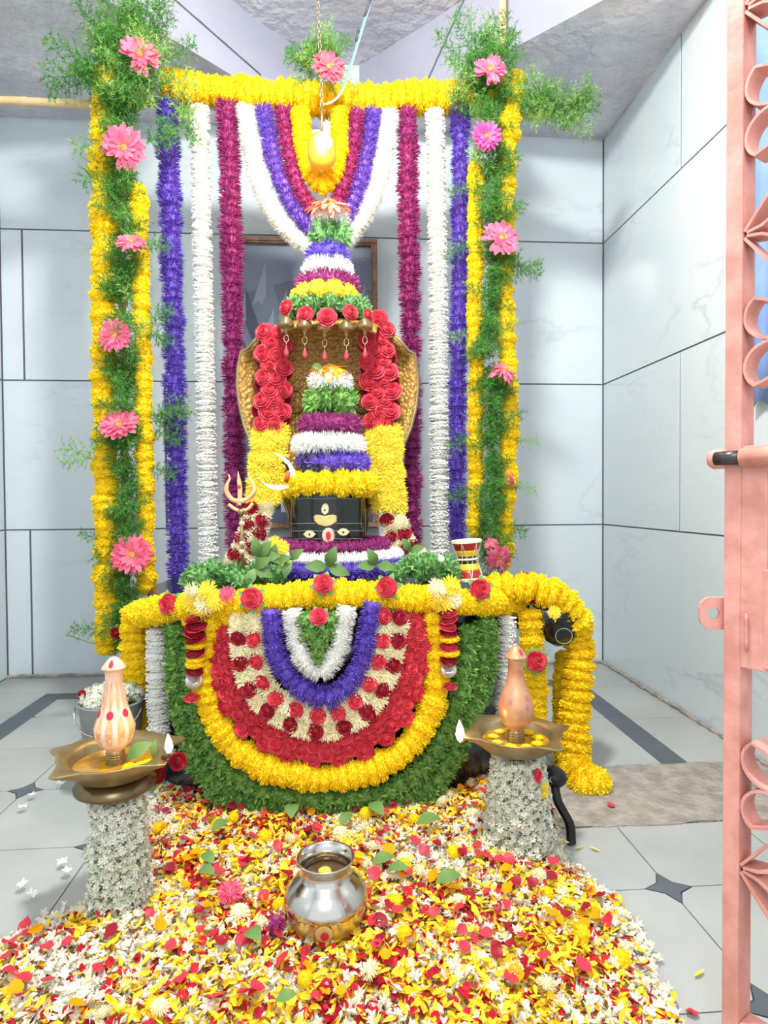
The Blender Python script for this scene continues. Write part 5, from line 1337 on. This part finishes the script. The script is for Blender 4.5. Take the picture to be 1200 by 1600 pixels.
# ================================================================ BUCKET
bc = P(174, 1093, 1.56); br = S(47, 1.56)
bk = thing('bucket', 'grey metal bucket of white flowers behind the left lamp', 'bucket', (bc.x, 1.56, 0))
mb = MB(); mb.lathe([(br * .72, 0), (br * .74, .01), (br * .97, bc.z - .008), (br * 1.03, bc.z - .004), (br * 1.03, bc.z), (br * .96, bc.z), (br * .7, .02), (.001, .02)], 36)
part('body', mb.mesh('body', M_BUCKET, True), bk, Vector((bc.x, 1.56, 0)))
mb = MB(); mb.tube([Vector((bc.x + br * 1.04 * cos(a), 1.56 - .02 - .05 * sin(a), bc.z - .012 - .055 * sin(a))) for a in [pi * q / 16 for q in range(17)]], .002, 6); part('handle', mb.mesh('handle', M_STEEL, True), bk)
fl = thing('flower_heap', 'white jasmine heap filling the grey bucket', 'flower heap', (bc.x, 1.56, bc.z))
for i in range(46):
    a = RND.uniform(0, 6.28); r = br * .85 * sqrt(RND.random()); part('jasmine_bunch', RND.choice(STB), fl, TRS(Vector((bc.x + r * cos(a), 1.56 + r * sin(a), bc.z - .004 + .03 * (1 - (r / br) ** 2))), rv(1), .021))
g = thing('red_rose', 'dark red rose on the left edge of the bucket', 'rose', P(127, 1085, 1.53)); part('rose_head', ROSED[0], g, TRS(P(127, 1086, 1.53), (-.6, -1, .4), S(9, 1.53)))

# ================================================================ BLACK IRON STAND at the right
st = thing('iron_stand', 'black iron stand with bent leg behind the right lamp', 'stand', PZ(890, 1322))
pe = PZ(889, 1322); Yi = pe.y + .03
mb = MB(); mb.bar([p for p, t in spline([P(862, 1222, Yi + .02), P(866, 1250, Yi), P(876, 1270, Yi - .01), P(886, 1290, Yi - .02), P(888, 1320, pe.y)], .01)], Vector((.014, .004, 0)), .012); part('bent_leg', mb.mesh('bent_leg', M_IRONB), st)
mb = MB(); mb.lathe([(.2, -.7), (.8, -.45), (1, 0), (.85, .4), (.4, .68), (.01, .75)], 18); part('round_boss', mb.mesh('round_boss', M_IRONB, True), st, TRS(P(866, 1213, Yi + .03), (.2, -.3, 1), S(21, Yi)))
mb = MB(); mb.bar([P(852, 1250, Yi + .02), P(856, 1275, Yi), P(860, 1300, Yi), PZ(862, 1330)], Vector((.01, .004, 0)), .01); part('straight_leg', mb.mesh('straight_leg', M_IRONB), st)

# ================================================================ PETAL CARPET on the floor
poly = [(PZ(x, y).x, PZ(x, y).y) for x, y in ((270, 1225), (232, 1262), (222, 1330), (200, 1400), (120, 1425), (60, 1452), (0, 1475), (-140, 1540), (-300, 1760), (1130, 1760), (1052, 1600), (1025, 1530), (992, 1450), (935, 1392), (880, 1352), (868, 1290), (850, 1240), (760, 1205), (700, 1228), (640, 1250), (510, 1262), (380, 1250), (300, 1225))]
PA = np.array(poly)
def inside(x, y):
    c = np.zeros(len(x), bool); n = len(PA); j = n - 1
    for i in range(n):
        xi, yi = PA[i]; xj, yj = PA[j]
        c ^= ((yi > y) != (yj > y)) & (x < (xj - xi) * (y - yi) / (yj - yi + 1e-12) + xi); j = i
    return c
def edge_dist(x, y):
    d = np.full(len(x), 9.0); n = len(PA)
    for i in range(n):
        a = PA[i]; b = PA[(i + 1) % n]; e = b - a; t = np.clip(((x - a[0]) * e[0] + (y - a[1]) * e[1]) / (e @ e), 0, 1)
        d = np.minimum(d, np.hypot(x - a[0] - t * e[0], y - a[1] - t * e[1]))
    return d
lo, hi = PA.min(0), PA.max(0)
def scatter(n):
    xs, ys = [], []; tot = 0
    while tot < n:
        x = NP.uniform(lo[0], hi[0], n); y = NP.uniform(lo[1], hi[1], n)
        jx, jy = NP.normal(0, .008, n), NP.normal(0, .008, n); m = inside(x + jx, y + jy); xs.append(x[m]); ys.append(y[m]); tot += m.sum()
    return np.concatenate(xs)[:n], np.concatenate(ys)[:n]
def patchn(x, y, s, ph): return np.sin(x * s + ph) * np.sin(y * s * 1.15 + ph * 1.7) + .6 * np.sin(x * s * 2.3 + y * s * 1.9 + ph * 3)
def height(x, y):
    d = edge_dist(x, y); return .006 + .026 * np.clip(d / .12, 0, 1)
def whiteness(x, y):
    d = edge_dist(x, y); w = .52 * np.exp(-(d / .05) ** 2)
    w += .55 * np.exp(-(((x + .36) / .16) ** 2 + ((y - .93) / .1) ** 2)) + .5 * np.exp(-(((x - .2) / .13) ** 2 + ((y - 1.2) / .12) ** 2))
    return np.clip(.24 + w + .2 * patchn(x, y, 21, 1.0), .04, .97)
def rotmats(n, tilt):
    """random orientations: columns u, v, w (w roughly up)"""
    a = NP.uniform(0, 2 * pi, n); w = np.stack([NP.normal(0, tilt, n), NP.normal(0, tilt, n), np.ones(n)], 1); w /= np.linalg.norm(w, axis=1)[:, None]
    u = np.stack([np.cos(a), np.sin(a), np.zeros(n)], 1); u -= w * (u * w).sum(1)[:, None]; u /= np.linalg.norm(u, axis=1)[:, None]
    return u, np.cross(w, u), w
def scatter_mesh(name, tv, tf, x, y, z, sc, tilt, mat, kind_mats=None, smooth=False):
    n = len(x); u, v, w = rotmats(n, tilt); tv = np.array(tv); c = np.stack([x, y, z], 1)
    V = c[:, None, :] + sc[:, None, None] * (tv[None, :, 0:1] * u[:, None] + tv[None, :, 1:2] * v[:, None] + tv[None, :, 2:3] * w[:, None])
    F_ = (np.array([f for f in tf])[None] + (np.arange(n) * len(tv))[:, None, None]).reshape(-1, 3)
    me = bpy.data.meshes.new(name); me.from_pydata(V.reshape(-1, 3).tolist(), [], F_.tolist()); me.materials.append(mat); me.update(); return me
# templates (unit): rose petal (cupped round), narrow ray petal, jasmine flower
rp_v = [(0, 0, 0)] + [(cos(a) * (1 if sin(a) > -.5 else .8), sin(a), .28 + .1 * sin(2 * a)) for a in [2 * pi * i / 9 for i in range(9)]]
rp_f = [(0, 1 + i, 1 + (i + 1) % 9) for i in range(9)]
yp_v = [(-1, 0, 0), (-.3, .28, .16), (.5, .36, .28), (1, 0, .2), (.5, -.36, .1), (-.3, -.28, .1), (.2, 0, .0)]
yp_f = [(0, 6, 1), (1, 6, 2), (2, 6, 3), (3, 6, 4), (4, 6, 5), (5, 6, 0)]
js_v = [(0, 0, .1)]; js_f = []
for i in range(6):
    a = 2 * pi * i / 6; q = len(js_v)
    js_v += [(cos(a - .46) * .66, sin(a - .46) * .66, .3), (cos(a) * 1.0, sin(a) * 1.0, .7 if i % 2 else .25), (cos(a + .46) * .66, sin(a + .46) * .66, .3)]
    js_f += [(0, q, q + 1), (0, q + 1, q + 2)]
q = len(js_v); js_v += [(.1, 0, .1), (-.05, .09, .1), (-.05, -.09, .1), (.5, .3, -1.2)]; js_f += [(q, q + 1, q + 3), (q + 1, q + 2, q + 3), (q + 2, q, q + 3)]
bd_v = [(-1, 0, 0), (.3, .45, 0), (.3, 0, .45), (.3, -.45, 0), (.3, 0, -.45), (.95, 0, 0)]
bd_f = [(0, 2, 1), (0, 3, 2), (0, 4, 3), (0, 1, 4), (5, 1, 2), (5, 2, 3), (5, 3, 4), (5, 4, 1)]
x, y = scatter(26000); r = NP.random(len(x)); wh = whiteness(x, y); h = height(x, y); lay = NP.random(len(x)) ** .6
redp = (1 - wh) * np.clip(.30 + .16 * patchn(x, y, 17, 4.0), .05, .6)
isw = r < wh; isr = (~isw) & (r < wh + redp); isy = ~(isw | isr)
bedlab = dict(kind='stuff')
mb_ = [('jasmine_carpet', 'white jasmine blossoms strewn thickly over the floor', isw), ('marigold_petal_carpet', 'yellow ray petals strewn thickly over the floor', isy), ('rose_petal_carpet', 'red rose petals mixed deep in the floor petals', isr)]
xi, yi, hi_, li = x[isw], y[isw], h[isw], lay[isw]; half = NP.random(len(xi)) < .36
M_CARP = petal_mat('strewn_jasmine_petals', '#f6f3e6', '#dfdcc8')
me1 = scatter_mesh('jasmine_carpet', js_v, js_f, xi[half], yi[half], hi_[half] * li[half] + .006, NP.uniform(.007, .011, half.sum()), .7, M_CARP)
tag(part('jasmine_carpet', me1), 'opened white jasmine blossoms strewn thickly over the floor', 'petals', kind='stuff')
me2 = scatter_mesh('jasmine_bud_carpet', bd_v, bd_f, xi[~half], yi[~half], hi_[~half] * li[~half] + .005, NP.uniform(.006, .010, (~half).sum()), .5, M_CARP)
tag(part('jasmine_bud_carpet', me2), 'closed white jasmine buds strewn among the floor petals', 'petals', kind='stuff')
me3 = scatter_mesh('marigold_petal_carpet', yp_v, yp_f, x[isy], y[isy], h[isy] * lay[isy] + .006, NP.uniform(.007, .0125, isy.sum()), .55, petal_mat('mixed_yellow_petals', '#fff04e', '#ffca1e'))
tag(part('marigold_petal_carpet', me3), 'yellow ray petals strewn thickly over the floor', 'petals', kind='stuff')
me4 = scatter_mesh('rose_petal_carpet', rp_v, rp_f, x[isr], y[isr], h[isr] * lay[isr] + .004, NP.uniform(.004, .0085, isr.sum()), .6, petal_mat('mixed_red_petals', '#cf2236', '#9c1226', trans=.1))
tag(part('rose_petal_carpet', me4), 'red rose petal scraps mixed into the floor petals', 'petals', kind='stuff')
# a soft under-layer so that the heap has body
xs, ys = np.meshgrid(np.linspace(lo[0], hi[0], 90), np.linspace(lo[1], hi[1], 60), indexing='ij'); fx, fy = xs.ravel(), ys.ravel(); ins = inside(fx, fy); ed = edge_dist(fx, fy)
okv = ins & (ed > .012); zz = np.clip(height(fx, fy) * .62 - .004, .0, 1); idx = -np.ones(len(fx), int); idx[okv] = np.arange(okv.sum())
fs = []
for i in range(89):
    for j in range(59):
        a, b, c_, d = i * 60 + j, (i + 1) * 60 + j, (i + 1) * 60 + j + 1, i * 60 + j + 1
        if okv[a] and okv[b] and okv[c_] and okv[d]: fs.append((int(idx[a]), int(idx[b]), int(idx[c_]), int(idx[d])))
mu = bpy.data.meshes.new('crushed_petal_bed'); mu.from_pydata(np.stack([fx[okv], fy[okv], zz[okv]], 1).tolist(), [], fs); mu.materials.append(solid('crushed_petals', '#c8a63a', .9, c2='#d8d2bc', scale=60, bump=.8, bscale=160)); mu.update()
tag(part('crushed_petal_bed', mu), 'crushed yellow and white petals underneath the floor petals', 'petals', kind='stuff')
# single larger petals, heads and leaves on top
def petal_meshes(nm, mat, n, tv, tf):
    out = []
    for s in range(n):
        R = random.Random(s + 500); mb = MB(); mb.add([(a * R.uniform(.85, 1.15), b * R.uniform(.85, 1.15), c * R.uniform(.5, 1.6)) for a, b, c in tv], tf); out.append(mb.mesh(nm, mat, True))
    return out
RPM = petal_meshes('rose_petal', M_RED, 5, rp_v, rp_f) + petal_meshes('rose_petal', M_RED2, 2, rp_v, rp_f); OPM = petal_meshes('marigold_petal', M_ORG, 3, rp_v, rp_f); YPM = petal_meshes('yellow_petal', M_YEL2, 3, yp_v, yp_f)
def where(x, y):
    """the nearest landmark, for the label"""
    q = Vector((x - CAM.x, y - CAM.y, .02 - CAMH)); px = 600 + FPX * q.dot(R2) / q.dot(_f); py = 800 - FPX * q.dot(U2) / q.dot(_f)
    if py > 1520: return 'in the front row, ' + ('left corner' if px < 300 else 'left of centre' if px < 520 else 'right of centre' if px < 780 else 'right corner')
    if abs(px - 510) < 130 and 1290 < py < 1500: return 'just ' + ('left' if px < 510 else 'right') + ' of the silver pot'
    if py < 1330: return 'near the leaf curtain, ' + ('left half' if px < 510 else 'right half')
    if px < 400: return 'between left lamp and silver pot' if py < 1430 else 'in front of the left lamp'
    return 'between silver pot and right lamp' if py < 1430 else 'in front of the right lamp'
def strew(name, meshes, n, label, cat, group, smin, smax, lift=.012, tilt=.4):
    x, y = scatter(n * 2); ok = y > .83; x, y = x[ok][:n], y[ok][:n]; h = height(x, y); n = len(x)
    for i in range(n):
        s = RND.uniform(smin, smax); wh_ = where(x[i], y[i])
        o = part(name, RND.choice(meshes), None, TRS(Vector((x[i], y[i], h[i] + lift)), Vector((RND.gauss(0, tilt), RND.gauss(0, tilt), 1)).normalized(), s, RND.uniform(0, 6.28))); tag(o, label + ' ' + wh_, cat, group + ' ' + wh_)
strew('rose_petal', RPM, 230, 'loose red rose petal on the petal carpet', 'petal', 'red rose petals on the carpet', .008, .0125)
strew('marigold_petal', OPM, 70, 'broad orange-yellow petal on the petal carpet', 'petal', 'orange-yellow petals on the carpet', .008, .014)
strew('marigold', POM, 26, 'yellow marigold head on the petal carpet', 'flower', 'marigold heads in the carpet', .011, .016, .006)
strew('chrysanthemum', CHR, 30, 'cream chrysanthemum on the petal carpet', 'flower', 'cream heads in the carpet', .013, .019, .008)
for i, (x_, y_, a, L, lb) in enumerate(((320, 1245, .3, 46, 'long green leaf at the carpet edge under the leaf curtain'), (455, 1280, 1.6, 40, 'pair-like green leaf below the green curtain at centre left'), (600, 1275, 2.2, 40, 'green leaf below the green curtain at centre right'), (650, 1288, .1, 42, 'broad pale green leaf right of centre under the curtain'), (330, 1300, .8, 34, 'green leaf in the petals near left lamp'), (335, 1350, 2.4, 34, 'curled green leaf in the petals at left'), (310, 1360, -.6, 36, 'paired green leaf in the petals at left'), (385, 1455, -.9, 44, 'rolled green leaf left of the silver pot'), (580, 1350, .2, 40, 'green leaf just right of the silver pot rim'), (605, 1358, -.3, 36, 'green leaf further right of the silver pot rim'), (680, 1380, .2, 46, 'dark green leaf in shade right of the silver pot'), (430, 1565, .2, 36, 'green leaf near the bottom of the picture'), (530, 1290, .9, 34, 'small green leaf behind the silver pot'))):
    p = PZ(x_, y_, .05); leaf_thing(lb, p, (cos(a), sin(a), .12), (0, -.3, 1), S(L, p.y), S(L * .3, p.y), 'leaves on the petal carpet')
for x_, y_, m, lb, r in ((360, 1395, make_chrys(77, M_PINK, 90), 'ragged pink flower lying in the petals at left', 22), (432, 1443, MAG[0], 'small magenta flower lying left of the silver pot', 14)):
    g = thing('pink_flower' if m.name.startswith('chrys') else 'aster_flower', lb, 'flower', PZ(x_, y_, .045)); part('flower_head', m, g, TRS(PZ(x_, y_, .05), (0, -.4, 1), S(r, 1.1)))
# strays on the bare floor
def stray(name, me, x_, y_, s, label, z=.004):
    o = part(name, me, None, TRS(PZ(x_, y_, z), Vector((RND.gauss(0, .2), RND.gauss(0, .2), 1)).normalized(), s, RND.uniform(0, 6))); tag(o, label, 'petal' if 'petal' in name else 'flower', 'strays on the bare floor')
mb = MB(); mb.add(js_v, js_f); JSM = mb.mesh('jasmine_flower', M_WHT)
for x_, y_, lb in ((35, 1262, 'jasmine blossom on the floor below the left diamond inset'), (50, 1243, 'jasmine blossom beside the left diamond inset'), (95, 1225, 'jasmine blossom on the floor left of the left lamp'), (105, 1215, 'jasmine blossom nearest the left lamp dish'), (97, 1348, 'upper of two jasmine blossoms on left grey floor'), (104, 1362, 'lower of two jasmine blossoms on left grey floor'), (35, 1383, 'single jasmine blossom at far left of grey floor'), (50, 1398, 'larger jasmine blossom at far left of grey floor'), (1030, 1572, 'jasmine blossom straying at lower right of the carpet'), (1052, 1583, 'jasmine blossom straying furthest right')):
    stray('jasmine_flower', JSM, x_, y_, .011, lb, .012)
for x_, y_, lb, m in ((955, 1259, 'red rose petal on the rough channel stone', RPM[0]), (1081, 1583, 'red and yellow petal at lower right floor', RPM[1]), (1047, 1568, 'small red petal at lower right floor', RPM[2]), (997, 1467, 'red petal at the right edge of the carpet', RPM[3])):
    stray('rose_petal', m, x_, y_, .009, lb)
for x_, y_, lb in ((1093, 1521, 'yellow ray petal on the bare tile near the gate'), (930, 1327, 'yellow ray petal right of the black iron leg'), (905, 1325, 'yellow ray petal touching the black iron leg')):
    stray('yellow_petal', YPM[0], x_, y_, .011, lb)
g = thing('dry_stalk', 'thin dry stalk poking out left of the fern column foot', 'stalk', P(160, 1010, 2.0)); mb = MB(); mb.tube([P(102, 991, 1.98), P(125, 999, 1.98), P(158, 1009, 2.0)], .0016, 5); part('stalk', mb.mesh('stalk', M_LEAF), g)
bpy.context.view_layer.update()
